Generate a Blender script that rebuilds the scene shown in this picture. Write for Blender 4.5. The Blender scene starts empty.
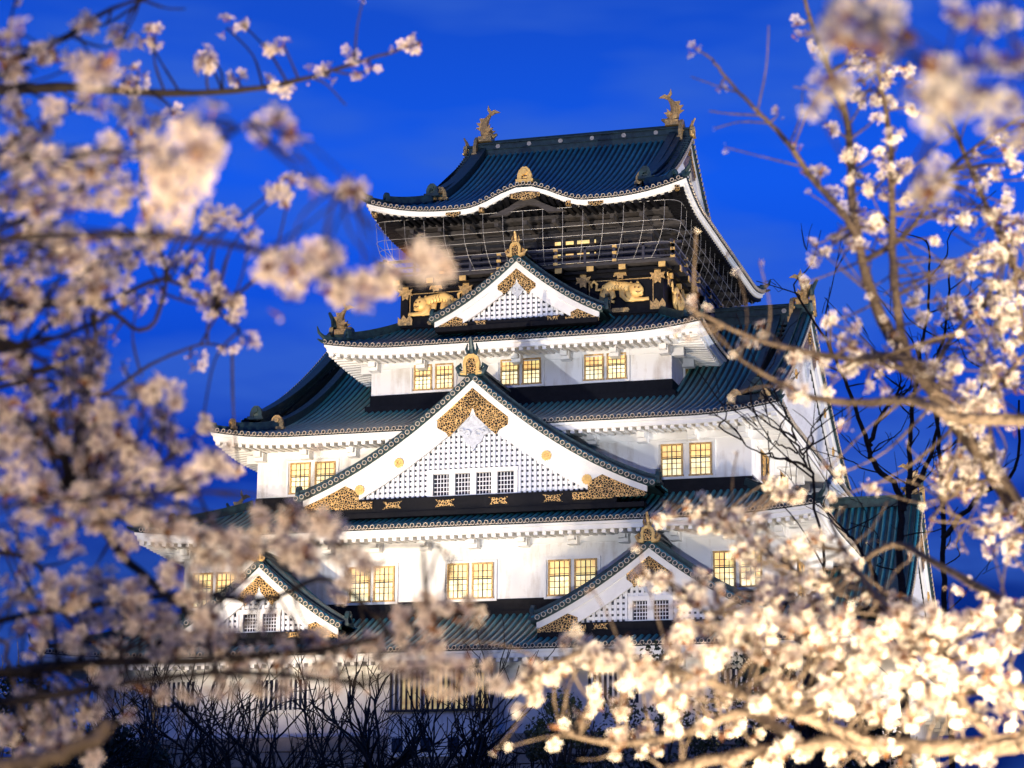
import bpy, math, random
import numpy as np
from mathutils import Vector, Matrix, noise
PI = math.pi
random.seed(7); rng = np.random.default_rng(7)
S = bpy.context.scene
COL = S.collection

# ------------------------------------------------------------------ camera
CAM = Vector((39.86, -152.17, 0.0)); YAW = math.radians(16.02); PIT = math.radians(13.17); ROLL = math.radians(0.40); FPX = 2374.56
Fv = Vector((-math.sin(YAW)*math.cos(PIT), math.cos(YAW)*math.cos(PIT), math.sin(PIT)))
R0 = Vector((math.cos(YAW), math.sin(YAW), 0)); U0 = R0.cross(Fv)
Rv = R0*math.cos(ROLL)+U0*math.sin(ROLL); Uv = U0*math.cos(ROLL)-R0*math.sin(ROLL)
cd = bpy.data.cameras.new('camera'); cam = bpy.data.objects.new('camera', cd); COL.objects.link(cam)
cam.matrix_world = Matrix(((Rv.x, Uv.x, -Fv.x, CAM.x), (Rv.y, Uv.y, -Fv.y, CAM.y), (Rv.z, Uv.z, -Fv.z, CAM.z), (0, 0, 0, 1)))
cd.sensor_width = 36; cd.lens = FPX/1024*36; cd.clip_start = 0.1; cd.clip_end = 3000
cd.dof.use_dof = True; cd.dof.focus_distance = 140; cd.dof.aperture_fstop = 6.2
S.camera = cam
GZ = -1.7                                    # the park ground level

# ------------------------------------------------------------------ sky and view
w = bpy.data.worlds.new('World'); S.world = w; w.use_nodes = True
nt = w.node_tree; nd = nt.nodes; lk = nt.links; nd.clear()
out = nd.new('ShaderNodeOutputWorld'); bg = nd.new('ShaderNodeBackground')
tc = nd.new('ShaderNodeTexCoord'); sp = nd.new('ShaderNodeSeparateXYZ'); rp = nd.new('ShaderNodeValToRGB')
nz = nd.new('ShaderNodeTexNoise'); nz.inputs['Scale'].default_value = 8; nz.inputs['Detail'].default_value = 3
cr = nd.new('ShaderNodeValToRGB'); mx = nd.new('ShaderNodeMix'); mx.data_type = 'RGBA'
def lin(r, g, b): return tuple(((c/255+0.055)/1.055)**2.4 if c > 10 else c/255/12.92 for c in (r, g, b))+(1,)
lk.new(tc.outputs['Generated'], sp.inputs[0]); lk.new(sp.outputs['Z'], rp.inputs[0])
el = rp.color_ramp.elements
stops = [(0.0, (8, 24, 75)), (0.09, (10, 36, 110)), (0.15, (11, 44, 135)), (0.2, (13, 58, 176)), (0.26, (16, 80, 220)), (0.31, (18, 90, 236)), (0.37, (20, 78, 208)), (0.5, (40, 74, 142)), (1.0, (70, 102, 158))]
el[0].position = 0; el[0].color = lin(*stops[0][1]); el[1].position = 1; el[1].color = lin(*stops[-1][1])
for p_, c_ in stops[1:-1]:
    e = el.new(p_); e.color = lin(*c_)
mp = nd.new('ShaderNodeMapping'); mp.inputs['Scale'].default_value = (1, 1, 3.5)
lk.new(tc.outputs['Generated'], mp.inputs[0]); lk.new(mp.outputs[0], nz.inputs[0])
cr.color_ramp.elements[0].position = .44; cr.color_ramp.elements[0].color = (0, 0, 0, 1)
cr.color_ramp.elements[1].position = .64; cr.color_ramp.elements[1].color = (.6, .6, .6, 1)
lk.new(nz.outputs[0], cr.inputs[0]); lk.new(cr.outputs[0], mx.inputs[0]); lk.new(rp.outputs[0], mx.inputs[6]); mx.inputs[7].default_value = lin(58, 104, 208)
lk.new(mx.outputs[2], bg.inputs[0]); bg.inputs[1].default_value = 1.0; lk.new(bg.outputs[0], out.inputs[0])
S.view_settings.view_transform = 'Standard'; S.view_settings.look = 'None'; S.view_settings.exposure = 0; S.view_settings.gamma = 1
S.cycles.use_denoising = True; S.cycles.max_bounces = 5; S.cycles.diffuse_bounces = 3; S.cycles.glossy_bounces = 2; S.cycles.transmission_bounces = 2; S.cycles.transparent_max_bounces = 4
S.cycles.use_adaptive_sampling = True; S.cycles.adaptive_threshold = 0.02
S.cycles.caustics_reflective = False; S.cycles.caustics_refractive = False

def tag(o, label=None, cat=None, group=None, kind=None):
    if label: o['label'] = label
    if cat: o['category'] = cat
    if group: o['group'] = group
    if kind: o['kind'] = kind
    return o
def empty(name, loc, parent=None):
    o = bpy.data.objects.new(name, None); o.location = loc; COL.objects.link(o); o.parent = parent; o.empty_display_size = .3
    return o

# last glow of the set sun, very weak and soft
sd = bpy.data.lights.new('sun', 'SUN'); sd.energy = 0.12; sd.angle = math.radians(12); sd.color = (.75, .8, 1)
so = bpy.data.objects.new('sun', sd); so.rotation_euler = (math.radians(66), 0, math.radians(-20)); COL.objects.link(so)

def spot(name, loc, to, watts, col, deg=60, blend=.6, rad=.35, parent=None):
    l = bpy.data.lights.new(name, 'SPOT'); l.energy = watts; l.color = col; l.spot_size = math.radians(deg); l.spot_blend = blend; l.shadow_soft_size = rad
    o = bpy.data.objects.new(name, l); o.location = loc; o.rotation_euler = (Vector(to)-Vector(loc)).to_track_quat('-Z', 'Y').to_euler(); COL.objects.link(o)
    return o
WARM = (1.0, .79, .53); COOL = (.90, .93, 1.0); TUNG = (1.0, .79, .53)
LAMPS = [  # position, target, watts, colour, beam angle
    ((-20, -60, GZ+.9), (-5, -12, 34), 62000, WARM, 37),
    ((26, -60, GZ+.9), (10, -12, 34), 42000, WARM, 37),
    ((-16, -82, GZ+.9), (-2, -12, 37), 180000, WARM, 29),
    ((60, -34, GZ+.9), (22, 0, 26), 90000, WARM, 50),
    ((-14, -112, GZ+.9), (-10, -15, 36), 145000, COOL, 26),
    ((30, -118, GZ+.9), (8, -15, 36), 145000, COOL, 26),
    ((-4, -37, GZ+.9), (-3, -24, 10.5), 600, COOL, 85),  # added fill light to lift the dark ground storey wall
    ((95, -30, GZ+.9), (18, 0, 34), 230000, COOL, 34),
]
for i, (a, b, e_, c_, dg) in enumerate(LAMPS):
    spot('floodlight_beam', (a[0], a[1], a[2]+.25), b, e_, c_, dg)

# ------------------------------------------------------------------ materials
def mat(name, col, rough=.7, metal=0, var=.0, scale=3, bump=0, bscale=None, col2=None, emis=None, estr=0, spec=.4, stretch=(1, 1, 1), trans=None):
    m = bpy.data.materials.new(name); m.use_nodes = True; n = m.node_tree.nodes; l = m.node_tree.links
    b = n['Principled BSDF']; b.inputs['Roughness'].default_value = rough; b.inputs['Metallic'].default_value = metal; b.inputs['Specular IOR Level'].default_value = spec
    c = tuple(col)+(1,)
    b.inputs['Base Color'].default_value = c
    t = n.new('ShaderNodeTexCoord'); mpp = n.new('ShaderNodeMapping'); mpp.inputs['Scale'].default_value = stretch; l.new(t.outputs['Object'], mpp.inputs[0])
    if var or col2:
        nn = n.new('ShaderNodeTexNoise'); nn.inputs['Scale'].default_value = scale; nn.inputs['Detail'].default_value = 6; nn.inputs['Roughness'].default_value = .65
        l.new(mpp.outputs[0], nn.inputs[0]); r = n.new('ShaderNodeValToRGB'); l.new(nn.outputs[0], r.inputs[0])
        r.color_ramp.elements[0].position = .33; r.color_ramp.elements[1].position = .68
        c2 = tuple(col2)+(1,) if col2 else tuple(min(1, x*(1+var)) for x in col)+(1,)
        c1 = c if col2 else tuple(x*(1-var) for x in col)+(1,)
        r.color_ramp.elements[0].color = c1; r.color_ramp.elements[1].color = c2
        l.new(r.outputs[0], b.inputs['Base Color'])
    if bump:
        n2 = n.new('ShaderNodeTexNoise'); n2.inputs['Scale'].default_value = bscale or scale*3; n2.inputs['Detail'].default_value = 4; l.new(mpp.outputs[0], n2.inputs[0])
        bp = n.new('ShaderNodeBump'); bp.inputs['Strength'].default_value = bump; bp.inputs['Distance'].default_value = .05; l.new(n2.outputs[0], bp.inputs['Height']); l.new(bp.outputs[0], b.inputs['Normal'])
    if emis:
        b.inputs['Emission Color'].default_value = tuple(emis)+(1,); b.inputs['Emission Strength'].default_value = estr
    return m
def plaster():
    m = mat('white_plaster', (.80, .79, .78), .75, bump=.15, bscale=9); n = m.node_tree.nodes; l = m.node_tree.links; b = n['Principled BSDF']
    g = n.new('ShaderNodeNewGeometry')
    a = n.new('ShaderNodeTexNoise'); a.inputs['Scale'].default_value = .35; a.inputs['Detail'].default_value = 7; a.inputs['Roughness'].default_value = .7
    mp_ = n.new('ShaderNodeMapping'); mp_.inputs['Scale'].default_value = (2.2, 2.2, .35); l.new(g.outputs['Position'], mp_.inputs[0])
    s = n.new('ShaderNodeTexNoise'); s.inputs['Scale'].default_value = 1.0; s.inputs['Detail'].default_value = 5; l.new(mp_.outputs[0], s.inputs[0]); l.new(g.outputs['Position'], a.inputs[0])
    mu = n.new('ShaderNodeMath'); mu.operation = 'MULTIPLY'; l.new(a.outputs[0], mu.inputs[0]); l.new(s.outputs[0], mu.inputs[1])
    r = n.new('ShaderNodeValToRGB'); l.new(mu.outputs[0], r.inputs[0]); r.color_ramp.elements[0].position = .12; r.color_ramp.elements[0].color = (.60, .55, .50, 1)
    r.color_ramp.elements[1].position = .25; r.color_ramp.elements[1].color = (.82, .81, .80, 1); l.new(r.outputs[0], b.inputs['Base Color'])
    return m
M = {}
M['plaster'] = plaster()
M['trim'] = mat('white_painted_wood', (.82, .81, .80), .55, var=.06, scale=1.5)
M['bar'] = mat('white_lattice_wood', (.76, .77, .82), .6, var=.08, scale=4)
M['tymp'] = mat('grey_board_behind_lattice', (.09, .10, .13), .7, var=.3, scale=2)
M['tigergold'] = mat('gilt_tiger_relief', (1.0, .62, .20), .4, .1, bump=.5, bscale=9)
M['carve'] = mat('carved_white_wood_shaded', (.50, .53, .60), .6, var=.2, scale=5, bump=.6, bscale=8)  # white pendant toned grey-blue, putting relief shade into its colour
M['tile'] = mat('patina_copper_tile', (.010, .14, .18), .36, .0, scale=.9, col2=(.035, .27, .31), bump=.3, bscale=8, spec=.7)
M['tilebed'] = mat('tile_bed', (.006, .016, .022), .6, var=.3, scale=4)
M['tiledark'] = mat('dark_ridge_tile', (.010, .020, .026), .45, scale=2.5, col2=(.03, .07, .075), bump=.3, bscale=10, spec=.5)
M['tileend'] = mat('round_tile_end', (.62, .52, .40), .45, .3, var=.3, scale=6)
M['black'] = mat('black_lacquer', (.006, .006, .008), .5, var=.4, scale=3, spec=.15)
M['wood'] = mat('dark_weathered_wood', (.045, .040, .040), .6, var=.5, scale=2.5, bump=.3, stretch=(1, 1, 5))
M['soff'] = mat('plastered_soffit', (.62, .57, .50), .8, var=.12, scale=1.5)
M['gold'] = mat('gilt_metal', (.92, .56, .18), .38, .55, var=.18, scale=7, bump=.5, bscale=14)
M['oldgold'] = mat('tarnished_gilt', (.55, .35, .14), .45, .5, var=.5, scale=8, bump=.6, bscale=16)
M['oldgold2'] = mat('dark_gilt_lines', (.20, .09, .03), .6, .2)
M['wire'] = mat('net_wire', (.30, .29, .29), .5, .3)
M['rail'] = mat('railing_wood', (.035, .035, .05), .5, var=.3, scale=3)
M['stone'] = mat('granite_blocks', (.20, .17, .14), .85, scale=.8, col2=(.34, .29, .24), bump=.6, bscale=4)
M['ground'] = mat('park_ground', (.06, .055, .04), .95, scale=.3, col2=(.09, .10, .05), bump=.4, bscale=5)
M['glass'] = mat('dark_window_glass', (.02, .022, .03), .12, spec=.7)
M['metalbox'] = mat('lamp_housing', (.03, .03, .03), .5, .5, var=.2)
M['lens'] = mat('lamp_lens', (.9, .85, .7), .2, emis=(1, .85, .6), estr=6)
def filigree():
    m = mat('pierced_gilt_filigree', (.8, .55, .25), .4, .5, bump=.4); n = m.node_tree.nodes; l = m.node_tree.links; b = n['Principled BSDF']
    g = n.new('ShaderNodeNewGeometry'); v = n.new('ShaderNodeTexVoronoi'); v.feature = 'DISTANCE_TO_EDGE'; v.inputs['Scale'].default_value = 7; l.new(g.outputs['Position'], v.inputs[0])
    r = n.new('ShaderNodeValToRGB'); l.new(v.outputs['Distance'], r.inputs[0]); r.color_ramp.elements[0].position = .055; r.color_ramp.elements[0].color = (.9, .56, .20, 1)
    r.color_ramp.elements[1].position = .095; r.color_ramp.elements[1].color = (.03, .02, .01, 1); l.new(r.outputs[0], b.inputs['Base Color'])
    return m
M['filigree'] = filigree()
def shoji(name, a, b_, st):
    m = mat(name, (.6, .5, .3), .8); n = m.node_tree.nodes; l = m.node_tree.links; b = n['Principled BSDF']
    g = n.new('ShaderNodeNewGeometry'); v = n.new('ShaderNodeTexNoise'); v.inputs['Scale'].default_value = 2.3; l.new(g.outputs['Position'], v.inputs[0])
    r = n.new('ShaderNodeValToRGB'); l.new(v.outputs[0], r.inputs[0]); r.color_ramp.elements[0].position = .38; r.color_ramp.elements[0].color = a+(1,)
    r.color_ramp.elements[1].position = .6; r.color_ramp.elements[1].color = b_+(1,); l.new(r.outputs[0], b.inputs['Emission Color']); oi = n.new('ShaderNodeObjectInfo'); mr = n.new('ShaderNodeMapRange'); mr.inputs[3].default_value = st*.78; mr.inputs[4].default_value = st*1.15; l.new(oi.outputs['Random'], mr.inputs[0]); l.new(mr.outputs[0], b.inputs['Emission Strength'])
    return m
M['shoji'] = shoji('lit_paper_window', (1, .52, .13), (1, .78, .26), .95)
M['shojidim'] = shoji('dim_paper_window', (.5, .30, .10), (.75, .6, .28), .6)
M['shojilow'] = shoji('lit_paper_sill_glow', (1, .74, .34), (1, .95, .66), 1.15)  # whiter glow near the sill, put into the lower pane's emission colour

# ------------------------------------------------------------------ mesh builder
SPLIT = {'tiger_stripe', 'hip_ridge', 'ridge_end_tile', 'descending_ridge', 'gilt_plate', 'gilt_fitting', 'fish_ornament', 'medallion', 'beam_fitting', 'gilt_cap', 'bracket_cap', 'loophole', 'lit_opening', 'window_pane', 'window_grid', 'finial_horn', 'ridge_boss', 'pane', 'tympanum'}
def clusters(v, f, pad=.04):
    par = list(range(len(v)))
    def fd(a):
        while par[a] != a: par[a] = par[par[a]]; a = par[a]
        return a
    for q in f:
        r_ = fd(q[0])
        for k in q[1:]: par[fd(k)] = r_
    isl = {}
    for k in range(len(v)): isl.setdefault(fd(k), []).append(k)
    ks = list(isl.values()); arr = np.array(v); bb = [(arr[k].min(0)-pad, arr[k].max(0)+pad) for k in ks]
    p2 = list(range(len(ks)))
    def f2(a):
        while p2[a] != a: p2[a] = p2[p2[a]]; a = p2[a]
        return a
    lo = np.array([b_[0] for b_ in bb]); hi = np.array([b_[1] for b_ in bb])
    for a in range(len(ks)):
        for b in np.nonzero(((lo[a] < hi) & (lo < hi[a])).all(1))[0]: p2[f2(a)] = f2(int(b))
    grp = {}
    for a in range(len(ks)):
        for k in ks[a]: grp.setdefault(f2(a), []).append(k)
    lab = {}
    for gi, kk in enumerate(grp.values()):
        for k in kk: lab[k] = gi
    outs = [([], [], {}) for _ in grp]
    for k in range(len(v)):
        o_ = outs[lab[k]]; o_[2][k] = len(o_[0]); o_[0].append(v[k])
    for q in f: o_ = outs[lab[q[0]]]; o_[1].append(tuple(o_[2][k] for k in q))
    return [(a, b) for a, b, c in outs]
class MB:
    def __init__(s): s.v = []; s.f = []
    def add(s, vs, fs):
        n = len(s.v); s.v.extend([tuple(p) for p in vs]); s.f.extend([tuple(i+n for i in q) for q in fs])
    def boxf(s, o, ax, ay, az, hx, hy, hz):
        o = Vector(o); vs = [o+ax*(hx*i)+ay*(hy*j)+az*(hz*k) for i in (-1, 1) for j in (-1, 1) for k in (-1, 1)]
        s.add(vs, [(0, 1, 3, 2), (4, 6, 7, 5), (0, 4, 5, 1), (2, 3, 7, 6), (0, 2, 6, 4), (1, 5, 7, 3)])
    def box(s, x0, x1, y0, y1, z0, z1):
        s.boxf(((x0+x1)/2, (y0+y1)/2, (z0+z1)/2), Vector((1, 0, 0)), Vector((0, 1, 0)), Vector((0, 0, 1)), abs(x1-x0)/2, abs(y1-y0)/2, abs(z1-z0)/2)
    def bar(s, a, b, w, h, up=Vector((0, 0, 1))):
        a = Vector(a); b = Vector(b); d = b-a; L = d.length
        if L < 1e-6: return
        d /= L; sd_ = d.cross(up); 
        if sd_.length < 1e-4: sd_ = d.cross(Vector((1, 0, 0)))
        sd_.normalize(); u = sd_.cross(d); s.boxf((a+b)/2, d, sd_, u, L/2, w/2, h/2)
    def grid(s, rows, close=False):
        n = len(rows[0]); vs = [p for r in rows for p in r]; fs = []
        for i in range(len(rows)-1):
            for j in range(n-1): fs.append((i*n+j, i*n+j+1, (i+1)*n+j+1, (i+1)*n+j))
            if close: fs.append((i*n+n-1, i*n, (i+1)*n, (i+1)*n+n-1))
        s.add(vs, fs)
    def tube(s, pts, rad, n=6, cap=True):
        pts = [Vector(p) for p in pts]
        if isinstance(rad, (int, float)): rad = [rad]*len(pts)
        rows = []; ref = None
        for i, p in enumerate(pts):
            d = (pts[min(i+1, len(pts)-1)]-pts[max(i-1, 0)])
            if d.length < 1e-9: d = Vector((0, 0, 1))
            d.normalize()
            if ref is None:
                ref = d.orthogonal().normalized()
            else:
                ref = ref-d*ref.dot(d)
                ref = ref.normalized() if ref.length > 1e-5 else d.orthogonal().normalized()
            b2 = d.cross(ref); rows.append([p+(ref*math.cos(2*PI*k/n)+b2*math.sin(2*PI*k/n))*rad[i] for k in range(n)])
        s.grid(rows, True)
        if cap:
            m = len(s.v)-len(rows)*n; s.f.append(tuple(range(m+n-1, m-1, -1))); s.f.append(tuple(range(len(s.v)-n, len(s.v))))
    def prism(s, poly, o, e, u, nrm, d0, d1):
        """2-D outline extruded along nrm"""
        o = Vector(o); n = len(poly); vs = [o+e*a+u*b+nrm*d for d in (d0, d1) for a, b in poly]
        s.add(vs, [tuple(range(n)), tuple(range(2*n-1, n-1, -1))]+[(i, (i+1) % n, n+(i+1) % n, n+i) for i in range(n)])
    def ring(s, c, e, u, nrm, r, t, d=.05, n=8):
        c = Vector(c); rows = []
        for k in range(n):
            a = 2*PI*k/n; q = e*math.cos(a)+u*math.sin(a); rows.append([c+q*r, c+q*r+nrm*d, c+q*(r-t)+nrm*d, c+q*(r-t)-nrm*.01])
        rows.append(rows[0]); s.grid(rows)
    def build(s, name, m, parent=None, smooth=False):
        if name in SPLIT and len(s.f) and not getattr(s, 'one', 0):
            last = None
            for v_, f_ in clusters(s.v, s.f, .30 if name.endswith('row') else .04):
                b_ = MB(); b_.v = v_; b_.f = f_; b_.one = 1; last = b_.build(name, m, parent, smooth)
            return last
        if not len(s.f): return None
        me = bpy.data.meshes.new(name); me.from_pydata(s.v, [], s.f); me.materials.append(m)
        if smooth: me.polygons.foreach_set('use_smooth', [True]*len(me.polygons))
        me.update(); o = bpy.data.objects.new(name, me); COL.objects.link(o); o.parent = parent
        return o
X = Vector((1, 0, 0)); Y = Vector((0, 1, 0)); Z = Vector((0, 0, 1))

# ------------------------------------------------------------------ ground and stone base
g = MB(); N = 60
rows = []
for i in range(N+1):
    r = []
    for j in range(N+1):
        a = (i/N*2-1); b = (j/N*2-1); x = math.copysign(abs(a)**2.2, a)*1500+20; y = math.copysign(abs(b)**2.2, b)*1500-60
        r.append((x, y, GZ+.25*noise.noise(Vector((x*.03, y*.03, 0)))))
    rows.append(r)
g.grid(rows); tag(g.build('ground', M['ground'], smooth=True), kind='structure')

KEEP = empty('castle_keep', (0, 0, 11.3)); KEEP['label'] = 'white five storey castle keep with dark teal roofs and gilt ornaments on its stone base'; KEEP['category'] = 'castle'
class KB(MB):
    """parts of the keep: coordinates given in the world, stored relative to the keep's base"""
    def build(s, name, m, parent=None, smooth=False):
        top = parent or KEEP
        s.v = [(a, b, c-11.3) for a, b, c in s.v]
        return MB.build(s, name, m, top, smooth)

def stone_base():
    root = empty('stone_base', (0, 0, GZ)); tag(root, 'sloping stone block base under the white castle keep', 'stone wall')
    m = MB(); zt = 11.15; hb = [(-22.6, -24.2), (22.6, -24.2), (22.6, 24), (-22.6, 24)]
    cen = Vector((0, 0))
    H = zt-GZ
    for side in range(4):
        a = Vector(hb[side]); b = Vector(hb[(side+1) % 4]); L = (b-a).length; e = (b-a)/L; nn = Vector((e.y, -e.x))
        rows_ = 15
        for r_ in range(rows_):
            z0 = r_/rows_*H; z1 = (r_+1)/rows_*H; x = -8+random.random()
            def off(z): t = 1-z/H; return .5+5.5*t*t+1.5*t
            while x < L+8:
                wd = random.uniform(.9, 2.2) if r_ else 1.5
                if x+wd > -off(z0) and x < L+off(z0):
                    x0 = max(x, -off(z0)); x1 = min(x+wd, L+off(z0)); dd = random.uniform(-.06, .09)
                    q = []
                    for (xx, zz, g_) in ((x0+.04, z0+.03, 0), (x1-.04, z0+.03, 0), (x1-.04, z1-.03, 0), (x0+.04, z1-.03, 0)):
                        xc = max(-off(zz), min(L+off(zz), xx))
                        for o_ in (off(zz)+dd, off(zz)-.6):
                            p2 = a+e*xc+nn*o_; q.append((p2.x, p2.y, zz))
                    m.add(q, [(0, 2, 4, 6), (0, 1, 3, 2), (2, 3, 5, 4), (4, 5, 7, 6), (6, 7, 1, 0)])
                x += wd
    m.build('block_courses', M['stone'], root)
    c = MB(); lv = []
    for k in range(9):
        t = 1-k/8; o_ = .35+5.5*t*t+1.5*t; z = H*k/8; lv.append([(-22.6-o_, -24.2-o_, z), (22.6+o_, -24.2-o_, z), (22.6+o_, 24+o_, z), (-22.6-o_, 24+o_, z)])
    c.grid(lv, True); c.add(lv[-1], [(0, 1, 2, 3)]); c.build('core', M['stone'], root)
stone_base()

# ------------------------------------------------------------------ the tiers
# each: centre x, half width a, front y, back y (eaves), z of the eave, corner uplift, inner (wall) half width / front / back, rise
def tier(x0, a, f, b, z, up, wi, wf, wb, H, k=.25, bumpf=None, dark=False, Ln=1.5): return dict(x0=x0, a=a, f=f, b=b, z=z, up=up, wi=wi, wf=wf, wb=wb, H=H, k=k, bump=bumpf, dark=dark, Ln=Ln)
def kara(s):  # undulating gable in the middle of the topmost front eave
    u = abs(s)/4.3
    return 1.25*(0.5+.5*math.cos(PI*min(1, u)))**1.1 if u < 1 else 0
T1 = tier(-.3, 24.8, -26.4, 26.0, 15.75, .55, 18.45, -19.8, 19.4, 2.75)
T2 = tier(-.3, 20.8, -22.4, 22.0, 23.45, .5, 15.6, -16.48, 16.2, 2.45)
T3 = tier(0, 17.8, -19.08, 19.2, 30.05, .6, 14.4, 0, 0, 10.2, k=.52)
T4 = tier(-.2, 12.3, -13.67, 17.0, 36.72, .5, 8.75, -9.0, 13.4, 2.1)
T5 = tier(.25, 10.7, -11.89, 16.5, 46.1, .95, 7.5, 2.2, 2.3, 8.35, k=.35, bumpf=kara, dark=True)

def sides(t):
    x0 = t['x0']; a = t['a']; cx = Vector((x0, 0, 0)); ym = (t['f']+t['b'])/2; hl = (t['b']-t['f'])/2; ywm = (t['wf']+t['wb'])/2
    rs = a-t['wi']; rf = t['wf']-t['f']; rb = t['b']-t['wb']
    # name, eave mid point, along dir, outward dir, half length, run, run of the neighbours at -s and +s
    return {'front': (Vector((x0, t['f'], 0)), X, -Y, a, rf, rs, rs), 'back': (Vector((x0, t['b'], 0)), -X, Y, a, rb, rs, rs),
            'right': (Vector((x0+a, ym, 0)), Y, X, hl, rs, rf, rb), 'left': (Vector((x0-a, ym, 0)), -Y, -X, hl, rs, rb, rf)}
def prof(t, k): return (1-k)*t+k*t*t
def zat(t, side, s, q, sd_):
    """height of the tile surface at distance s along the eave and q inward"""
    o, e, n, A, run, r0, r1 = sd_
    ra = r0 if s < 0 else r1
    tt = q/run; dn = max(0, (A-abs(s))/ra) if t['wf'] != 0 and not t.get('iri') else max(0, (A-abs(s))/3.6)
    tq = tt if not t.get('iri') else q/3.6
    up = t['up']*max(0, 1-dn/t['Ln'])**2*max(0, 1-tq/2.2)**2
    z = t['z']+t['H']*prof(tt, t['k'])+up
    if t['bump'] and side == 'front':
        z = max(z, t['z']+t['bump'](s)+.12*q) if t['bump'](s) > 0 else z
    return z
T3['iri'] = T5['iri'] = True
PITCH = .41
def roof(t, name='roof'):
    sh = KB(); rb = KB(); ens = []; iri = t.get('iri')
    S_ = sides(t); RS = t['a']-t['wi'] if not iri else 3.4
    for side, sd_ in S_.items():
        o, e, n, A, run, r0, r1 = sd_; en = KB(); ens.append(en)
        if iri:
            if side in ('front', 'back'):
                r0 = r1 = RS; qlim = run
            else:
                r0 = r1 = RS; qlim = RS
        def P(s, q, dz=0):
            if iri and side in ('left', 'right'):
                # side skirt follows the front slope's profile near the eave
                fr = S_['front']; z = t['z']+t['H']*prof(q/fr[4], t['k'])+t['up']*max(0, 1-max(0, (A-abs(s))/3.6)/t['Ln'])**2*max(0, 1-q/3.6/2.2)**2
            else: z = zat(t, side, s, q, sd_)
            p = o+e*s-n*q; return Vector((p.x, p.y, z+dz))
        # how far in a rib runs
        def qmax(s):
            d = A-abs(s); ra = r0 if s < 0 else r1
            if iri:
                if side in ('front', 'back'): return run if d > RS-.75 else d
                return min(RS, d)
            return run*min(1, d/ra)
        ns = max(16, int(A*2/1.0)); nq = 10
        ss = [(-1+2*i/ns)*A for i in range(ns+1)]
        rows = []
        if iri and side in ('front', 'back'):
            ss = sorted(set([round(v, 4) for v in ss]+[-A+RS-.75, A-RS+.75, -A+RS-.76, A-RS+.76]))
        else: ss = sorted(set([round(v, 4) for v in ss]+[-A+min(A, r0), A-min(A, r1)]))
        for s in ss:
            qm = qmax(s); rows.append([P(s, qm*j/nq) for j in range(nq+1)])
        sh.grid(rows)
        # eave underside strip of the tile bed
        ez = [[P(s, 0), P(s, 0, -.16), P(s, .35, -.30)] for s in ss]; sh.grid(ez)
        nr = int(2*A/PITCH); fine = side in ('front', 'right')
        for i in range(nr+1):
            s = -A+.12+(2*A-.24)*i/nr; qm = qmax(s)
            if qm < .15: continue
            m = max(2, int(qm/.9)+1) if fine else 4
            rowsr = []
            for j in range(m+1):
                q = -.06+(qm+.06)*j/m; c = P(s, max(0, q), 0); c = c+n*(-min(0, q))
                c.z += .0
                rowsr.append([c+e*(-.105)+Z*(-.01), c+e*(-.08)+Z*.085, c+Z*.125, c+e*.08+Z*.085, c+e*.105+Z*(-.01)])
            rb.grid(rowsr)
            c = P(s, 0, .015)+n*.065
            en.ring(c, e, Z, n, .135, .034, .04, 8)
            sh.add([c+n*.004+(e*math.cos(PI*k/4)+Z*math.sin(PI*k/4))*.115 for k in range(8)], [tuple(range(8))])
            # flat tile lip between the round ends
            if i < nr: 
                c2 = P(s+A/nr, 0, -.07)+n*.02; en.boxf(c2, e, n, Z, .07, .02, .025)
    r = sh.build(name, M['tilebed'])
    o1 = MB.build(rb_shift(rb), 'round_tiles', M['tile'], r, True)
    for en in ens: MB.build(rb_shift(en), 'tile_end_row', M['tileend'], r)
    return r, S_
def rb_shift(b):
    b.v = [(x, y, z-11.3) for x, y, z in b.v]; b2 = MB(); b2.v = b.v; b2.f = b.f; return b2
def sub(b, name, m, parent, smooth=False):   # sub-part of a keep part (all live in the keep's own frame)
    return MB.build(rb_shift(b), name, m, parent, smooth)

def oni(b, c, n, e, h=.9):
    """ridge-end tile: arched plaque"""
    pl = [(-.5, 0), (-.5, .45), (-.36, .8), (-.15, 1), (.15, 1), (.36, .8), (.5, .45), (.5, 0), (.22, 0), (.2, .35), (0, .5), (-.2, .35), (-.22, 0)]
    b.prism([(a*h, q*h) for a, q in pl], c, e, Z, n, -.12, .12)
    b.prism([(-.6*h, -.1*h), (-.6*h, .12*h), (.6*h, .12*h), (.6*h, -.1*h)], c, e, Z, n, -.2, .18)
    b.tube([Vector(c)+Z*h*.62-n*.1, Vector(c)+Z*h*.62+n*.2], h*.2, 8)

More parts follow.
